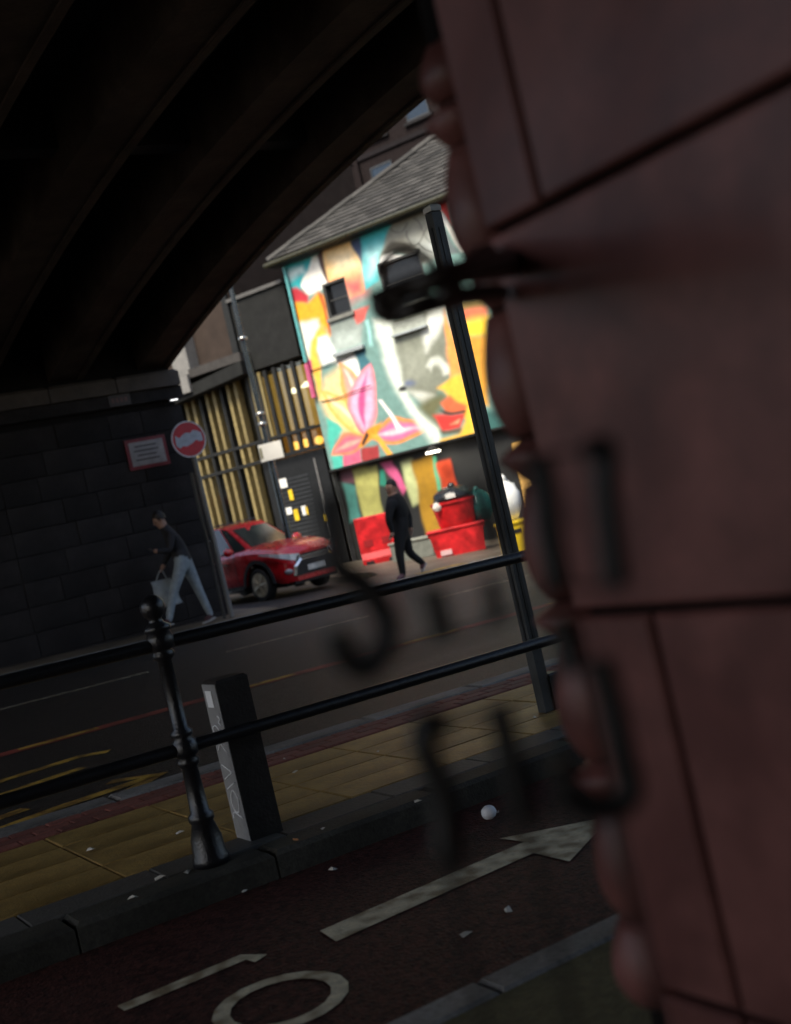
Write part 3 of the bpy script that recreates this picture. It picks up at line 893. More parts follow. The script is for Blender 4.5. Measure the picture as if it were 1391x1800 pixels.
ring.add([(x, -.074, z) for x, z in ro] + [(x, -.074, z) for x, z in ri2], [(i, (i+1) % n_, n_+(i+1) % n_, n_+i) for i in range(n_)])
ring.build('rim', mat('sign_white', (.62, .6, .62), .5), dpl)
bar = [(-.24,.1),(-.17,.04),(-.1,.09),(-.03,.12),(.05,.1),(.1,.14),(.17,.13),(.25,.08),(.26,-.06),(.2,-.07),(.13,-.03),(.05,-.08),(-.06,-.12),(-.14,-.1),(-.19,-.14),(-.25,-.08)]
MB().prism([(ctr.x + a, ctr.z + b) for a, b in bar], -.076, -.0715, 'xz').build('white_bar', mat('bar_white', (.42, .44, .5), .5, var=.2, scale=12), dpl)
MB().box(ctr.x - .1, ctr.x + .1, -.054, -.03, 3.2, 3.24).build('bracket', POLEM, ne)
# notice, name plate and lamp on the abutment
nt_ = thing('wall_notice', 'red bordered white notice fixed to the dark abutment wall', 'notice', (8.02, 19.97, 3.18))
MB().box(-.38, .38, 0, .03, -.27, .27).build('border', mat('notice_red', (.2, .014, .02), .5), nt_)
o = MB().box(-.32, .32, -.006, -.001, -.21, .21).build('panel', mat('notice_white', (.34, .31, .3), .55), nt_)
for i, (z, a) in enumerate(((.13, .4), (.05, .46), (-.03, .36), (-.11, .44))):
    MB().box(-.02 - a/2, -.02 + a/2, -.0075, -.0065, z - .012, z + .012).build('text_line', mat('notice_ink', (.06, .05, .05), .6), o)
pl = thing('street_name_plate', 'faded small street name plate high on the abutment wall', 'sign', (7.7, 19.88, 4.16))
MB().box(-.2, .2, 0, .015, -.1, .1).build('plate', mat('plate_faded', (.07, .055, .05), .6), pl)
for i in range(4):
    MB().box(-.15 + i*.08, -.1 + i*.08, -.004, -.001, -.04, .04).build('lettering', mat('plate_ink', (.16, .08, .07), .6), pl)
ul = thing('wall_lamp', 'small bright white lamp tucked under the impost ledge', 'lamp', (8.62, 19.75, 3.97))
MB().cbox(-.1, .1, -.05, .12, 0, .05, .01).build('housing', BLACKP, ul)
MB().box(-.065, .065, -.056, -.051, .012, .028).build('tube', mat('tube_white', (1, 1, 1), emit=(1, .98, .95), estr=1.6), ul)
# street lamp column with a sign
CX, CY = 12.2, 23.5
col_ = thing('lamp_column', 'tall dark green lamp column with chrome collars beside the glazed office', 'street lamp', (CX, CY, gz(CX, CY)))
MB().lathe([(.12,0),(.12,.9),(.075,1.0),(.07,3.25),(.055,3.3),(.05,7.6)], 14).build('column', mat('column_black', (.014, .017, .016), .25, spec=.7), col_, auto=40)
for z in (3.62, 3.85, 5.55):
    MB().lathe([(.06,0),(.1,.02),(.1,.07),(.06,.09)], 14, (0, 0, z)).build('collar', mat('bright_collar', (.45, .45, .42), .25, metal=.8), col_, True)
cs = on_y(478, 793, 23.4)
sg = thing('street_sign', 'small blank white rectangular sign strapped to the lamp column', 'sign', cs)
MB().box(-.27, .27, -.06, -.04, -.19, .19).build('plate', mat('bright_white_sign', (.8, .78, .72), .5, var=.05), sg)
MB().box(-.255, -.2, -.066, -.061, -.12, .12).build('edge_print', mat('print_olive', (.25, .24, .15), .6), sg)
MB().box(-.08, .08, -.039, .1, -.03, .03).build('strap', POLEM, sg)
sg.rotation_euler = (0, 0, R(-48))

# red plastic barriers, tub and rubbish
def barrier(name, label, x, y, rot, L=1.0, H_=.95, D=.4, group='red plastic street barriers'):
    t = thing(name, label, 'barrier', (x, y, gz(x, y)), rot, group)
    MB().prism([(-D/2,0),(D/2,0),(D/2,.14),(D*.3,.3),(D*.22,H_-.03),(D*.15,H_),(-D*.15,H_),(-D*.22,H_-.03),(-D*.3,.3),(-D/2,.14)], -L/2, L/2, 'yz').build('body', PLASTIC_R, t)
    MB().box(-L*.36, -L*.12, -D*.31, -D*.2, .45, .62).build('grip_slot', mat('dark_red_plastic', (.25, .006, .008), .5), t)
    MB().box(L*.12, L*.36, -D*.31, -D*.2, .45, .62).build('grip_slot', MATS['dark_red_plastic'], t)
    MB().cbox(-L*.42, -L*.2, -D*.53, D*.53, 0, .09, .01).build('foot', BLACKP, t)
    MB().cbox(L*.2, L*.42, -D*.53, D*.53, 0, .09, .01).build('foot', BLACKP, t)
    return t
b1 = on_ground(672, 988)
barrier('plastic_barrier', 'tall red plastic barrier standing beside the olive shopfront pillar', b1.x, b1.y, R(-30), .95, 1.2)
b2 = on_ground(812, 972)
tb = thing('red_tub', 'long low red plastic tub on the pavement with another tub on top', 'tub', (b2.x, b2.y, gz(b2.x, b2.y)), R(-36))
MB().prism([(-.55,0),(.55,0),(.62,.5),(.66,.5),(.66,.58),(-.66,.58),(-.66,.5),(-.62,.5)], -.34, .34, 'xz').build('body', PLASTIC_R, tb)
MB().cbox(-.68, .68, -.37, .37, .581, .63, .02).build('rim', PLASTIC_R, tb)
MB().box(-.45, -.2, -.375, -.342, .05, .16).build('label_plate', mat('pale_pink', (.7, .45, .45), .4), tb)
tb2 = thing('red_tub', 'smaller round red tub stacked on the long tub, black sacks in it', 'tub', (b2.x + .1, b2.y + .02, gz(b2.x, b2.y) + .634), R(-36))
MB().lathe([(.4,0),(.43,.05),(.5,.52),(.53,.52),(.53,.58),(.48,.58),(.46,.5)], 22).build('body', PLASTIC_R, tb2, auto=35)
MB().blob((-.38, -.4, .5), (.1, .06, .1), jit=.1).build('crumpled_wrapper', mat('silver_foil', (.6, .55, .5), .3), tb2)
sk = thing('rubbish_sack', 'black glossy rubbish sack piled on the red tubs', 'sack', (b2.x + .12, b2.y + .02, gz(b2.x, b2.y) + 1.15), R(-36))
MB().blob((0, 0, .12), (.46, .4, .25), 22, 14, .07).build('bag', mat('black_sack', (.012, .013, .014), .25, bump=.6, bscale=9), sk, True)
MB().blob((.02, 0, .38), (.09, .08, .07), 10, 6, .15).build('knot', MATS['black_sack'], sk, True)
MB().box(-.16, .06, -.43, -.42, .12, .22).build('tape', WHITEP, sk)
sk2 = thing('rubbish_sack', 'teal rubbish sack slumped beside the black one', 'sack', (b2.x + .62, b2.y - .22, gz(b2.x, b2.y) + .634))
MB().blob((0, 0, .3), (.3, .28, .36), 18, 12, .08).build('bag', mat('teal_sack', (.02, .12, .11), .35, bump=.5, bscale=9), sk2, True)
MB().blob((0, 0, .68), (.06, .06, .07), 10, 6, .15).build('knot', MATS['teal_sack'], sk2, True)
b3 = on_ground(912, 968)
yb = thing('yellow_crate', 'bright yellow plastic crate on the pavement beyond the square post', 'crate', (b3.x, b3.y, gz(b3.x, b3.y)), R(-30))
MB().prism([(-.3,0),(.3,0),(.34,.55),(-.34,.55)], -.25, .25, 'xz').build('body', YELLOWP, yb)
MB().cbox(-.37, .37, -.28, .28, .551, .61, .015).build('rim', YELLOWP, yb)
MB().box(-.12, .12, -.262, -.251, .36, .44).build('grip_slot', BLACKP, yb)
ws_ = thing('white_sack', 'white bulging sack resting on the yellow crate', 'sack', (b3.x, b3.y, gz(b3.x, b3.y) + .612))
MB().blob((0, 0, .4), (.3, .26, .42), 18, 12, .06).build('bag', WHITEP, ws_, True)
MB().blob((-.02, 0, .84), (.1, .1, .1), 10, 6, .15).build('gathered_top', WHITEP, ws_, True)
b4 = on_ground(745, 988)
pb = thing('planter_box', 'low grey planter trough at the shopfront behind the dark walker', 'planter', (b4.x + 1.2, b4.y + 2.0, gz(b4.x, b4.y)), FROT)
MB().box(-.6, .6, -.2, .2, 0, .42).build('trough', mat('planter_grey', (.14, .15, .13), .7), pb)
MB().cbox(-.63, .63, -.23, .23, .421, .47, .01).build('rim', mat('planter_rim', (.2, .21, .18), .7), pb)

# ================================================================== CAR
def build_car():
    heading = math.atan2(-.975, .22)
    car = thing('red_car', 'red compact crossover car with alloy wheels waiting in the side street', 'car')
    RED = mat('red_car_paint', (.58, .008, .016), .28, var=.05, coat=.9)
    BLK = mat('black_cladding', (.012, .012, .013), .55)
    CHR = mat('chrome', (.75, .75, .75), .15, metal=1, var=.05)
    WB, WR = 1.335, .345
    xs = sorted(set([-2.2, -2.12, -1.95, -.7, -.3, 0, .3, .6, .75, 1.9, 2.0, 2.1, 2.18, 2.22] + [-WB + .46*math.cos(R(a)) for a in range(0, 181, 15)] + [WB + .46*math.cos(R(a)) for a in range(0, 181, 15)]))
    def hood(x):
        P = [(-2.22,1.0),(-2.05,1.09),(-1.0,1.1),(.4,1.09),(.95,1.11),(1.3,1.1),(1.8,1.04),(2.05,.96),(2.22,.84)]
        for (a, za), (b, zb) in zip(P, P[1:]):
            if x <= b: return za + (zb-za)*(x-a)/(b-a)
        return P[-1][1]
    def hw(x):
        P = [(-2.22,.66),(-2.1,.8),(-1.8,.88),(-.8,.89),(.8,.89),(1.7,.88),(2.0,.82),(2.14,.72),(2.22,.6)]
        for (a, za), (b, zb) in zip(P, P[1:]):
            if x <= b: return za + (zb-za)*(x-a)/(b-a)
        return P[-1][1]
    def bot(x):
        for c in (-WB, WB):
            if abs(x - c) < .4601: return max(.3, .34 + math.sqrt(max(0, .46**2 - (x-c)**2)))
        return .3
    mb = MB()
    rows = []
    for x in xs:
        h, wd, b = hood(x), hw(x), bot(x)
        sec = [(wd - .06, b), (wd - .005, max(b + .01, .42)), (wd, max(b + .02, .58)), (wd - .02, max(b + .03, .72)), (wd + .01, max(b + .04, h - .22)), (wd - .02, h - .1), (wd - .1, h - .025), (wd * .6, h + .03), (0, h + .05)]
        rows.append([(x, y, z) for y, z in sec] + [(x, -y, z) for y, z in sec[-2::-1]])
    n = len(rows[0])
    mb.add([p for r in rows for p in r], [(i*n+k, i*n+k+1, (i+1)*n+k+1, (i+1)*n+k) for i in range(len(rows)-1) for k in range(n-1)])
    mb.f.append(tuple(range(n))[::-1]); mb.f.append(tuple(range((len(rows)-1)*n, len(rows)*n)))
    body = mb.build('body', RED, car, auto=28)
    MB().box(-2.0, 2.0, -.7, .7, .22, .6).build('underbody', BLK, car)
    # cabin: loft of belt and roof outline
    belt = [(-2.0, .70), (-1.2, .80), (0, .81), (.6, .79), (1.02, .62)]
    roof = [(-1.75, .55), (-1.1, .60), (-.4, .62), (0.0, .60), (.22, .52)]
    rz = [1.50, 1.62, 1.655, 1.635, 1.57]
    cab = MB()
    L_ = [(x, y, 1.05) for x, y in belt]; U = [(x, y, z) for (x, y), z in zip(roof, rz)]
    C_ = [(x, 0, z + .025) for (x, y), z in zip(roof, rz)]
    mir = lambda q: [(x, -y, z) for x, y, z in q]
    vs = L_ + U + C_ + mir(U) + mir(L_)
    fs = [(r*5+i, r*5+i+1, (r+1)*5+i+1, (r+1)*5+i) for r in range(4) for i in range(4)]
    fs += [(0, 5, 10, 15, 20), (4, 24, 19, 14, 9)]
    cab.add(vs, fs)
    cab.build('cabin', RED, car, auto=40)
    gl = mat('car_glass_dark', (.022, .03, .028), .06, spec=.8, coat=.4)
    def inset(q, k=.1, off=.012, nrm=None):
        q = [Vector(p) for p in q]
        c = sum(q, Vector()) / len(q)
        nn = (q[1]-q[0]).cross(q[2]-q[0]).normalized()
        if nrm and nn.dot(Vector(nrm)) < 0: nn = -nn
        return [p + (c-p)*k + nn*off for p in q]
    for sg_ in (-1, 1):
        S_ = lambda p: (p[0], p[1]*sg_, p[2])
        for q, nm in (([L_[0], L_[1], U[1], U[0]], 'rear_quarter_window'), ([L_[1], L_[2], U[2], U[1]], 'rear_door_window'), ([L_[2], L_[3], U[3], U[2]], 'front_door_window'), ([L_[3], (.93,.68,1.08), (.17,.55,1.585), U[3]], 'quarter_light')):
            MB().add(inset([S_(p) for p in q], .1, .02, (0, sg_, .3)), ((0,1,2,3),)).build(nm, gl, car)
    MB().add(inset([L_[4], U[4], mir(U)[4], mir(L_)[4]], .08, .016, (1, 0, 1)), ((0,1,2,3),)).build('windscreen', gl, car)
    MB().add(inset([L_[0], U[0], mir(U)[0], mir(L_)[0]], .1, .014, (-1, 0, 1)), ((0,1,2,3),)).build('rear_window', gl, car)
    # wheels
    def wheel(x, y):
        t = MB().lathe([(.24,-.1),(WR-.03,-.11),(WR,-.08),(WR,.08),(WR-.03,.11),(.24,.1)], 30, (x, y, WR), 'y').build('wheel', mat('tyre', (.018, .018, .018), .8), car, auto=40)
        s_ = 1 if y > 0 else -1
        MB().lathe([(.245,-.09),(.245,.09)], 30, (x, y, WR), 'y').build('hub', mat('hub_dark', (.012, .012, .012), .7), t)
        sp_ = MB()
        for k in range(5):
            for d in (-.16, .16):
                a = 2*math.pi*k/5 + d
                b = 2*math.pi*k/5
                c0 = (x + .05*math.cos(b), y + s_*.115, WR + .05*math.sin(b)); c1_ = (x + .235*math.cos(a), y + s_*.1, WR + .235*math.sin(a))
                sp_.tube([c0, c1_], .023, 6)
        rimo = sp_.build('rim', mat('alloy', (.66, .58, .42), .35, metal=.5), t)
        MB().lathe([(.225,0),(.25,0),(.25,.02),(.225,.02)], 30, (x, y + s_*.1 - .01, WR), 'y').build('rim_ring', MATS['alloy'], t, auto=40)
        MB().lathe([(.05,0),(.05,.03)], 14, (x, y + s_*.112 - .015, WR), 'y').build('hub_cap', MATS['alloy'], t)
    for x in (-WB, WB):
        for y in (-.79, .79): wheel(x, y)
    # arch cladding and sills
    for sg_ in (-1, 1):
        for c in (-WB, WB):
            ar = [(c + r*math.cos(R(a)), .34 + r*math.sin(R(a))) for r, rng in ((.53, range(0, 181, 12)), (.455, range(180, -1, -12))) for a in rng]
            MB().prism(ar, sg_*.87, sg_*.908, 'xz').build('arch_cladding', BLK, car)
        MB().box(-.8, .8, sg_*.8, sg_*.9, .24, .37).build('sill', BLK, car) if sg_ > 0 else MB().box(-.8, .8, -.9, -.8, .24, .37).build('sill', BLK, car)
        y0, y1 = (.902, .915) if sg_ > 0 else (-.915, -.902)
        MB().box(-.78, .78, y0, y1, .27, .31).build('chrome_strip', CHR, car)
        for x in (-.75, .35):
            y0, y1 = (.885, .92) if sg_ > 0 else (-.92, -.885)
            MB().box(x - .1, x + .1, y0, y1, .86, .89).build('door_handle', CHR, car)
        y0, y1 = (.893, .8965) if sg_ > 0 else (-.8965, -.893)
        for x in (-.55, .62):
            MB().box(x, x + .012, y0, y1, .42, 1.0).build('door_gap', BLK, car)
        mr = MB().blob((.62, sg_*1.0, 1.12), (.09, .12, .085)).build('mirror', RED, car, True)
        MB().box(.58, .64, min(sg_*.84, sg_*.92), max(sg_*.84, sg_*.92), 1.06, 1.1).build('mirror_arm', BLK, mr)
        # head lamp wraps the corner
        hl = MB()
        P = [(1.5, .91, .97), (1.85, .9, .95), (2.06, .81, .91), (2.2, .64, .87), (2.245, .42, .84)]
        hl.add([(x, sg_*y, z) for x, y, z in P] + [(x + .01, sg_*(y + .004), z - (.035 + .03*i)) for i, (x, y, z) in enumerate(P)], [(i, i+1, 6+i, 5+i) for i in range(4)])
        hl.build('headlight', mat('lamp_lens', (.75, .78, .8), .1, spec=1, coat=.5), car)
        MB().blob((2.1, sg_*.66, .52), (.1, .12, .07)).build('fog_lamp', mat('fog_lens', (.35, .35, .37), .2), car, True)
        b_ = MB().add([(2.26, sg_*.44, .74), (2.235, sg_*.62, .6), (2.22, sg_*.66, .42), (2.25, sg_*.6, .42), (2.27, sg_*.55, .6), (2.28, sg_*.4, .72)], ((0,1,2,3,4,5),))
        b_.build('chrome_blade', CHR, car)
    MB().prism([(-.62,.4),(.62,.4),(.52,.74),(.46,.82),(-.46,.82),(-.52,.74)], 2.2, 2.245, 'yz').build('grille', BLK, car)
    for z in (.7, .755):
        MB().box(2.246, 2.256, -.44, .44, z, z + .02).build('grille_bar', CHR, car)
    MB().box(2.247, 2.257, -.26, .26, .46, .57).build('number_plate', mat('plate_white', (.6, .6, .56), .5), car)
    MB().box(-2.0, 2.18, -.62, .62, .24, .4).build('skirt', BLK, car)
    for y in (-.45, .45):
        MB().tube([(-1.5, y, 1.68), (.0, y, 1.71)], .015, 6).build('roof_bar', BLK, car)
    car.rotation_euler = (0, 0, heading)
    # front offside wheel touches the road at this surveyed point
    wpt = on_ground(470, 1055, ROAD)
    ch, sh = math.cos(heading), math.sin(heading)
    lx, ly = WB, -.79
    x, y = wpt.x - (lx*ch - ly*sh), wpt.y - (lx*sh + ly*ch)
    car.location = (x, y, gz(x, y) + ROAD + .005)
    car.scale = (1, 1, 1.04)
    # follow the slope
    car.rotation_euler = (0, math.atan(.0305*ch - .01516*sh), heading)
    return car
build_car()

# ================================================================== PEOPLE
def person(name, label, J, edges, radii, mats, zone, parts, loc):
    """body: one skinned mesh grown on a posed skeleton; J joints in world metres"""
    root = thing(name, label, 'person', loc)
    names = [k for k in J if k != 'face']
    me = bpy.data.meshes.new('body')
    me.from_pydata([tuple(Vector(J[k]) - Vector(loc)) for k in names], [(names.index(a), names.index(b)) for a, b in edges], [])
    ob = bpy.data.objects.new('body', me)
    COL.objects.link(ob)
    ob.modifiers.new('skin', 'SKIN')
    sv = me.skin_vertices[0].data if me.skin_vertices else None
    if sv is None:
        bpy.context.view_layer.objects.active = ob
        sv = me.skin_vertices.new().data if hasattr(me.skin_vertices, 'new') else me.skin_vertices[0].data
    for i, k in enumerate(names):
        r = radii[k]
        sv[i].radius = r if hasattr(r, '__len__') else (r, r)
        sv[i].use_root = (k == 'pelvis')
    sb = ob.modifiers.new('sub', 'SUBSURF'); sb.levels = 3; sb.render_levels = 3
    dg = bpy.context.evaluated_depsgraph_get()
    nm = bpy.data.meshes.new_from_object(ob.evaluated_get(dg))
    nm.name = 'body'
    bpy.data.objects.remove(ob)
    for m_ in mats: nm.materials.append(m_)
    segs = [(Vector(J[a]) - Vector(loc), Vector(J[b]) - Vector(loc), zone[(a, b)]) for a, b in edges]
    for p in nm.polygons:
        c = p.center
        best = (9, 0)
        for a, b, z in segs:
            d = b - a
            t = max(0, min(1, (c - a).dot(d) / d.length_squared))
            dd = (c - a - d*t).length
            if dd < best[0]: best = (dd, z)
        p.material_index = best[1]
        p.use_smooth = True
    body = link('body', nm, root)
    return root

def flesh(): return mat('skin_tone', (.36, .2, .14), .6, var=.1)
def walker(name, label, K, top, trousers, shoe, hairm, phone=None, scale=1.):
    """K: joint -> world Vector"""
    edges = [('pelvis','waist'),('waist','chest'),('chest','neck'),('neck','head'),('head','crown'),
             ('pelvis','hipL'),('hipL','kneeL'),('kneeL','ankleL'),('ankleL','toeL'),
             ('pelvis','hipR'),('hipR','kneeR'),('kneeR','ankleR'),('ankleR','toeR'),
             ('chest','shL'),('shL','elL'),('elL','wrL'),('wrL','haL'),
             ('chest','shR'),('shR','elR'),('elR','wrR'),('wrR','haR')]
    rad = dict(pelvis=(.15,.13), waist=(.15,.125), chest=(.17,.14), neck=(.065,.065), head=(.085,.095), crown=(.07,.08),
               hipL=(.1,.11), kneeL=(.068,.072), ankleL=(.052,.055), toeL=(.035,.03), hipR=(.1,.11), kneeR=(.068,.072), ankleR=(.052,.055), toeR=(.035,.03),
               shL=(.075,.08), elL=(.055,.055), wrL=(.036,.036), haL=(.03,.035), shR=(.075,.08), elR=(.055,.055), wrR=(.036,.036), haR=(.03,.035))
    rad = {k: tuple(v*scale for v in r) for k, r in rad.items()}
    zone = {}
    for a, b in edges:
        z = 0
        if a in ('neck', 'head') or b in ('haL', 'haR'): z = 1
        if a in ('hipL', 'kneeL', 'hipR', 'kneeR') or b in ('hipL', 'hipR'): z = 2
        if b in ('toeL', 'toeR'): z = 3
        zone[(a, b)] = z
    fl = Vector((K['pelvis'].x, K['pelvis'].y, min(K['ankleL'].z, K['ankleR'].z) - .07))
    root = person(name, label, K, edges, rad, [top, flesh(), trousers, shoe], zone, None, fl)
    loc = Vector(fl)
    h, c = K['head'] - loc, K['crown'] - loc
    d = (c - h).normalized()
    fwd = K['face'] if 'face' in K else Vector((-1, 0, 0))
    # hair: shell over top and back of the head
    hb_ = MB()
    ctr_ = h + d * .055 - fwd * .025
    side = d.cross(fwd).normalized()
    nu, nv = 18, 9
    vs, fs = [], []
    for j in range(nv + 1):
        ph = math.pi * .62 * j / nv
        for i in range(nu):
            t = 2*math.pi*i/nu
            lift = .8 if (math.cos(t) > .2 and j > 5) else 1.
            q = ctr_ + (d*math.cos(ph)*.135 + (fwd*math.cos(t)*.115*lift + side*math.sin(t)*.1)*math.sin(ph)) * (1 + random.uniform(-.04, .04))
            vs.append(q)
    for j in range(nv):
        for i in range(nu):
            fs.append((j*nu+i, (j+1)*nu+i, (j+1)*nu+(i+1) % nu, j*nu+(i+1) % nu))
    hb_.add(vs, fs).build('hair', hairm, root, True)
    # face features
    f0 = h + d*.03 + fwd*.098
    MB().add([f0 + d*.03 + side*.0, f0 + side*.016 - d*.02, f0 - side*.016 - d*.02, f0 + fwd*.03 - d*.016], ((0,1,3),(0,3,2),(1,2,3))).build('nose', flesh(), root)
    for s_ in (-1, 1):
        MB().blob(h + d*.035 + fwd*.088 + side*.034*s_, (.012, .012, .009), 8, 6).build('eye', mat('eye_dark', (.03, .02, .02), .2), root, True)
        MB().blob(h + d*.02 + side*.1*s_, (.016, .016, .028), 8, 6).build('ear', flesh(), root, True)
    MB().blob(f0 - d*.05 - fwd*.012, (.02, .02, .007), 8, 6).build('mouth', mat('lip', (.3, .1, .09), .5), root, True)
    # fingers
    for s_ in ('L', 'R'):
        wv, hv = K['wr'+s_] - loc, K['ha'+s_] - loc
        dd = (hv - wv).normalized()
        sd_ = dd.cross(Vector((0, 0, 1)))
        sd_ = sd_.normalized() if sd_.length > .1 else Vector((0, 1, 0))
        dn = dd.cross(sd_)
        for k, ln in enumerate((.07, .08, .075, .06)):
            o_ = hv + sd_ * (k - 1.5) * .018
            MB().tube([o_, o_ + dd*ln*.5 - dn*.004, o_ + dd*ln*.8 + dn*-.022], [.009, .0085, .007], 6).build('finger', flesh(), root, True)
        o_ = hv - dd*.03 + sd_*.03
        MB().tube([o_, o_ + sd_*.022 + dd*.02, o_ + sd_*.026 + dd*.045], [.011, .01, .008], 6).build('thumb', flesh(), root, True)
    # shoes: sole under each foot
    for s_ in ('L', 'R'):
        a, t = K['ankle'+s_] - loc, K['toe'+s_] - loc
        dd = (t - a); dd.z = t.z - (a.z - .05); 
        ln = dd.length
        ddn = dd.normalized(); sd_ = Vector((0, 0, 1)).cross(ddn).normalized(); upv = ddn.cross(sd_)
        o_ = a - Vector((0, 0, .05)) - ddn*.07
        q = []
        for wz in (-.022, .0):
            for f_, w_ in ((0, .032), (.3, .04), (.75, .048), (1.0, .042), (1.08, .02)):
                q.append((o_ + ddn*(ln+.1)*f_ + upv*wz, w_))
        vs = [p + sd_*w_ for p, w_ in q] + [p - sd_*w_ for p, w_ in q]
        fs = []
        for i in range(4):
            fs += [(i, i+1, 11+i, 10+i), (5+i, 15+i, 16+i, 6+i), (i, 5+i, 6+i, i+1), (10+i, 11+i, 16+i, 15+i)]
        fs += [(0, 10, 15, 5), (4, 9, 19, 14)]
        MB().add(vs, fs).build('shoe_sole', mat('sole_pale', (.4, .38, .36), .6), root)
    return root

def P1(px, py, y): return on_y(px, py, y)
YP = 18.95
zt = lambda x: gz(x, YP)
K = dict(pelvis=P1(323, 990, YP), waist=P1(314, 965, YP), chest=P1(298, 938, YP), neck=P1(287, 925, YP), head=P1(281, 917, YP), crown=P1(273, 905, YP),
         hipL=P1(318, 996, YP-.1), kneeL=P1(305, 1042, YP-.1), ankleL=P1(297, 1092, YP-.1), toeL=P1(284, 1100, YP-.1),
         hipR=P1(331, 997, YP+.1), kneeR=P1(352, 1042, YP+.1), ankleR=P1(371, 1082, YP+.1), toeR=P1(360, 1093, YP+.08),
         shL=P1(301, 941, YP-.19), elL=P1(299, 968, YP-.22), wrL=P1(277, 969, YP-.16), haL=P1(269, 968, YP-.12),
         shR=P1(299, 940, YP+.19), elR=P1(300, 968, YP+.25), wrR=P1(288, 993, YP+.24), haR=P1(284, 1002, YP+.24))
K['face'] = Vector((-.9, 0, -.43)).normalized()
w1 = walker('person', 'walking person in dark jacket and pale jeans looking down at a phone', K,
            mat('dark_jacket', (.022, .02, .024), .8, bump=.3, bscale=25), mat('pale_jeans', (.27, .31, .34), .8, bump=.3, bscale=30, var=.3, scale=9), mat('maroon_shoe', (.06, .02, .022), .6), mat('hair_dark', (.018, .013, .011), .6), scale=1.12)
q = K['haL']
ph = thing('phone', 'small dark phone held in the walking person\'s hand', 'phone', q + Vector((-.05, -.02, .02)))
MB().box(-.04, .04, -.035, .035, -.006, .006, lambda p: Matrix.Rotation(R(35), 3, 'Y') @ p).build('case', BLACKP, ph)
MB().box(-.034, .034, -.03, .03, .0065, .008, lambda p: Matrix.Rotation(R(35), 3, 'Y') @ p).build('screen', mat('phone_screen', (.1, .12, .15), .1), ph)
q = K['haR']
bag = thing('carrier_bag', 'pale grey carrier bag hanging from the walking person\'s far hand', 'bag', (q.x, q.y, q.z - .62))
nx, nz = 8, 8
vs, fs = [], []
for sd in (-1, 1):
    for j in range(nz + 1):
        for i in range(nx + 1):
            fx, fz = i/nx, j/nz
            bulge = .07 * math.sin(math.pi*fx) * (1 - .75*fz) + .004
            vs.append((-.06 + (fx-.5)*.42*(1 - .12*fz) + .1*(1-fz) + .012*math.sin(9*fz+3*fx), sd*bulge + .012*math.sin(7*fx+5*fz), fz*.46))
m1 = (nx+1)*(nz+1)
for j in range(nz):
    for i in range(nx):
        a = j*(nx+1)+i
        fs.append((a, a+1, a+nx+2, a+nx+1)); fs.append((m1+a, m1+a+nx+1, m1+a+nx+2, m1+a+1))
for i in range(nx): fs.append((i, m1+i, m1+i+1, i+1))
MB().add(vs, fs).build('sack', mat('bag_grey', (.33, .36, .38), .55, bump=.3, bscale=15), bag, True)
for sd in (-.01, .01):
    MB().tube(spline([(-.14, sd, .45), (-.06, sd, .58), (0, 0, .625), (.02, sd, .58), (.06, sd, .45)], 4), .007, 6).build('handle', MATS['bag_grey'], bag)

YQ = 18.35
K = dict(pelvis=P1(706, 935, YQ), waist=P1(702, 912, YQ), chest=P1(697, 886, YQ), neck=P1(691, 869, YQ), head=P1(688, 861, YQ), crown=P1(684, 847, YQ),
         hipL=P1(702, 940, YQ-.1), kneeL=P1(703, 976, YQ-.1), ankleL=P1(709, 1012, YQ-.1), toeL=P1(698, 1019, YQ-.12),
         hipR=P1(711, 940, YQ+.1), kneeR=P1(720, 972, YQ+.1), ankleR=P1(744, 990, YQ+.12), toeR=P1(742, 1001, YQ+.12),
         shL=P1(686, 889, YQ-.21), elL=P1(683, 915, YQ-.26), wrL=P1(690, 936, YQ-.25), haL=P1(688, 944, YQ-.25),
         shR=P1(707, 885, YQ+.21), elR=P1(719, 907, YQ+.25), wrR=P1(722, 928, YQ+.2), haR=P1(723, 935, YQ+.2))
K['face'] = Vector((-.95, -.2, -.2)).normalized()
BK = mat('black_coat', (.006, .006, .007), .9)
w2 = walker('person', 'person all in black striding past the mural house', K, BK, mat('black_trousers', (.006, .006, .007), .9), mat('mauve_trainer', (.12, .05, .06), .6), mat('hair_black', (.008, .007, .007), .7), scale=1.22)

# ================================================================== LITTER
bl_ = on_ground(862, 1440, ROAD)
ball = thing('paper_ball', 'crumpled white paper ball lying on the red cycle lane', 'paper ball', (bl_.x, bl_.y, gz(bl_.x, bl_.y) + ROAD))
MB().blob((0, 0, .033), (.038, .034, .033), 14, 10, .05).build('crumple', mat('cup_white', (.8, .82, .85), .5, var=.05), ball, True)
MB().add([(.01, -.035, .03), (.035, -.03, .022), (.03, -.045, .04)], ((0, 1, 2),)).build('loose_corner', MATS['cup_white'], ball)
LIT = [(430,1568,ROAD),(235,1580,0),(520,1478,0),(568,1458,0),(330,1535,0),(283,1545,0),(160,1495,0),(318,1465,0),(665,1322,0),(520,1358,0),(500,1335,0),(820,1645,ROAD),(893,1602,ROAD),(735,1410,0),(940,1262,0),(585,1530,ROAD)]
lm1 = MB().add([(-.02,-.008,.002),(.022,-.01,.006),(.02,.012,.002),(-.018,.01,.01),(0,0,.014)], ((0,1,4),(1,2,4),(2,3,4),(3,0,4))).mesh('litter', mat('litter_white', (.65, .62, .55), .6))
lm2 = MB().tube([(-.02, 0, .006), (.02, .004, .006)], .005, 6).mesh('litter', mat('butt_orange', (.55, .25, .1), .7))
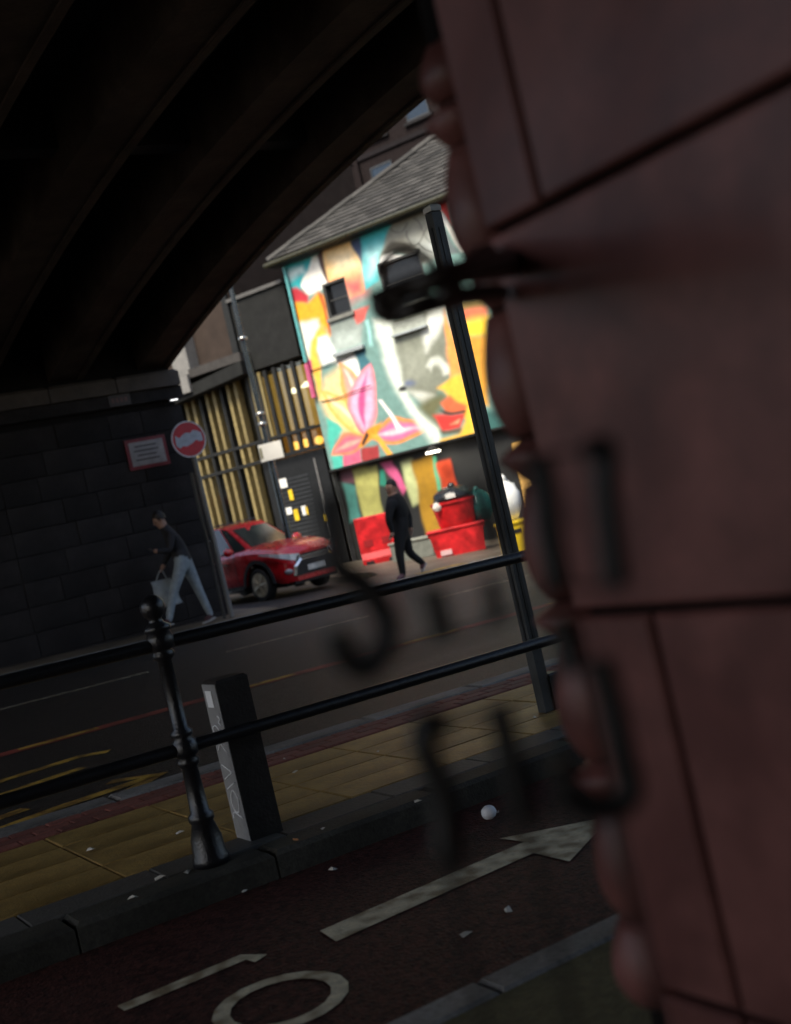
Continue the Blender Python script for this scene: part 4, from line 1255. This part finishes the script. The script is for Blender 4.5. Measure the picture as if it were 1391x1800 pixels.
for i, (x, y, dz) in enumerate(LIT):
    p = on_ground(x, y, dz)
    o = link('cigarette_end' if i == 2 else 'paper_scrap', lm2 if i == 2 else lm1, None, (p.x, p.y, gz(p.x, p.y) + dz + .001))
    o.rotation_euler = (0, 0, random.uniform(0, 6))
    o.scale = [random.uniform(.6, 1.2)] * 3
    wh = 'red cycle lane beside the kerb' if dz else ('buff paving slabs behind the railing' if p.y > 5.37 else 'dark edge slabs by the kerb')
    tag(o, 'orange tipped cigarette end lying near the bollard foot' if i == 2 else 'tiny scrap of pale litter on the ' + wh, 'litter', None if i == 2 else 'scraps on the ' + wh)

# ================================================================== FOREGROUND PIER AND IRONWORK
PX_, PE = 1.15, 1.385
pier = thing('terracotta_pier', 'glossy red brown terracotta pier of large blocks with a bulging edge shaft', 'pier', (PX_, PE, gz(PX_, PE)))
g0 = gz(PX_, PE)
MB().box(.02, .7, -1.9, -.012, -.1, 3.6).build('core', TERJ, pier)
zj = [-.03, .04, .62, 1.20, 1.78, 2.36, 2.94, 3.5]
yj = {1: [-.165, -.75], 2: [-.165, -.8], 3: [-1.35], 4: [-.137, -.72], 5: [-.42, -1.0], 6: [-.165, -.8]}
for r in range(1, 7):
    zs = [0] + yj[r] + [-1.9]
    for a, b in zip(zs, zs[1:]):
        z0, z1 = zj[r] - g0 + .006, zj[r+1] - g0 - .006
        L, h = (a - b) - .01, z1 - z0
        mb = MB().cbox(-L/2, L/2, -h/2, h/2, -.05, .02, .006)
        mb.v = [(-c, q, e) for q, e, c in mb.v]
        link('terracotta_block', mb.mesh('terracotta_block', TERRA), pier, (.02 + random.uniform(-.003, .003), (a + b)/2, (z0 + z1)/2))
# edge shaft of alternating drums and rings
def drum(z0, z1, r):
    n = 8
    return [(r*(.62 + .38*math.sin(math.pi*(i/n)**.8)), z0 + (z1-z0)*i/n) for i in range(n+1)]
def yz(py): return 1.78 - (py - 415) / 1155.
SH = [((60,160),.055,'drum'),((165,240),.062,'ring'),((245,455),.06,'drum'),((460,540),.052,'ring'),((545,765),.06,'drum'),((770,845),.066,'ring'),((850,1060),.062,'drum'),((1065,1135),.07,'ring'),((1140,1350),.064,'drum'),((1355,1430),.066,'ring'),((1435,1640),.062,'drum'),((1645,1800),.07,'drum')]
for (a, b), r, kd in SH:
    z1, z0 = yz(a) - g0, yz(b) - g0
    pr = drum(z0, z1, r) if kd == 'drum' else [(r*.5, z0), (r*.75, z0 + (z1-z0)*.3), (r, z0 + (z1-z0)*.62), (r*.8, z0 + (z1-z0)*.8), (r*.45, z1)]
    MB().lathe(pr, 22, (.045, .036, 0)).build('shaft_drum', TERRA, pier, True)
MB().tube([(.045, .036, 0), (.045, .036, 3.4)], .03, 12).build('shaft_core', TERJ, pier)

# iron ornament hanging from the pier, close to the camera
GN = Vector((math.sin(YAW), math.cos(YAW), 0))
def near(px, py, d): return on_plane(px, py, EYE + GN * d, GN)
brk = thing('iron_bracket', 'black wrought iron bracket arm reaching out from the terracotta pier', 'bracket', near(875, 500, 1.7))
b0 = near(875, 500, 1.7)
BRK = mat('bracket_iron', (.022, .016, .013), .5)
def strand(name, pts, d, r0, r1):
    q = spline([near(*p, 1.76 if i == 0 else (1.55 if i == 1 else d)) - b0 for i, p in enumerate(pts)], 6)
    MB().tube(q, [r0 + (r1 - r0) * i / (len(q) - 1) for i in range(len(q))], 10).build(name, BRK, brk, True)
strand('arm', [(900, 462), (850, 470), (790, 484), (720, 505), (650, 530)], 1.42, .021, .011)
strand('scroll', [(880, 515), (820, 520), (755, 535), (700, 552), (672, 548), (668, 528), (690, 520), (704, 534)], 1.42, .013, .011)
strand('strut', [(860, 440), (830, 455), (800, 500), (770, 530)], 1.42, .01, .008)
strand('hoop', [(672, 480), (688, 446), (722, 438), (756, 460), (778, 490)], 1.42, .006, .006)

letters = thing('iron_letters', 'black wrought iron gate made up for unreadable dark lettering right before the pier', 'letters', near(840, 1500, .756))  # dark letter-like strokes, their iron scrolls, rods and legs made up
g1 = near(840, 1500, .756)
def scroll(name, pts, rad, d):
    q = spline([near(*p, d) - g1 for p in pts], 6)
    MB().tube(q, rad, 10).build(name, IRONF, letters, True)
scroll('scroll', [(574,870),(584,930),(598,1000),(642,1030),(678,1088),(672,1142),(638,1174),(600,1142),(594,1108)], 0.0096, 0.756)
scroll('drop', [(758,1030),(768,1070),(782,1122)], 0.0081, 0.756)
scroll('drop', [(862,1015),(868,1060),(872,1095)], 0.0061, 0.756)
scroll('upright', [(836,845),(852,900),(872,965)], 0.0077, 0.756)
scroll('upright', [(945,800),(958,860),(966,940),(980,1035)], 0.0096, 0.771)
scroll('upright', [(1030,800),(1062,788),(1064,850),(1072,930),(1084,1030)], 0.0089, 0.756)
scroll('scroll', [(790,1272),(750,1276),(745,1310),(770,1370),(784,1430),(788,1500),(812,1512)], 0.0096, 0.756)
scroll('upright', [(874,1240),(890,1300),(905,1370),(920,1440)], 0.0089, 0.756)
scroll('upright', [(985,1090),(1000,1130),(1004,1180)], 0.0096, 0.771)
scroll('scroll', [(1052,1160),(1070,1220),(1090,1310),(1106,1395),(1060,1420),(1005,1400),(985,1340)], 0.0096, 0.756)
scroll('tie_rod', [(574,870),(700,880),(836,850),(945,805),(1062,788)], 0.0016, 0.756)
scroll('tie_rod', [(640,1172),(782,1122),(872,1095),(985,1035),(1084,1030)], 0.0016, 0.756)
scroll('tie_rod', [(770,1272),(874,1240),(1000,1180),(1052,1160)], 0.0016, 0.756)
scroll('tie_rod', [(800,1510),(920,1440),(1005,1405),(1106,1395)], 0.0016, 0.756)
for px in (770, 930, 1085):
    a = near(px, 1450, .756)
    MB().tube([Vector((a.x, a.y, a.z)) - g1, Vector((a.x, a.y, gz(a.x, a.y))) - g1], .0025, 8).build('leg', IRONF, letters)
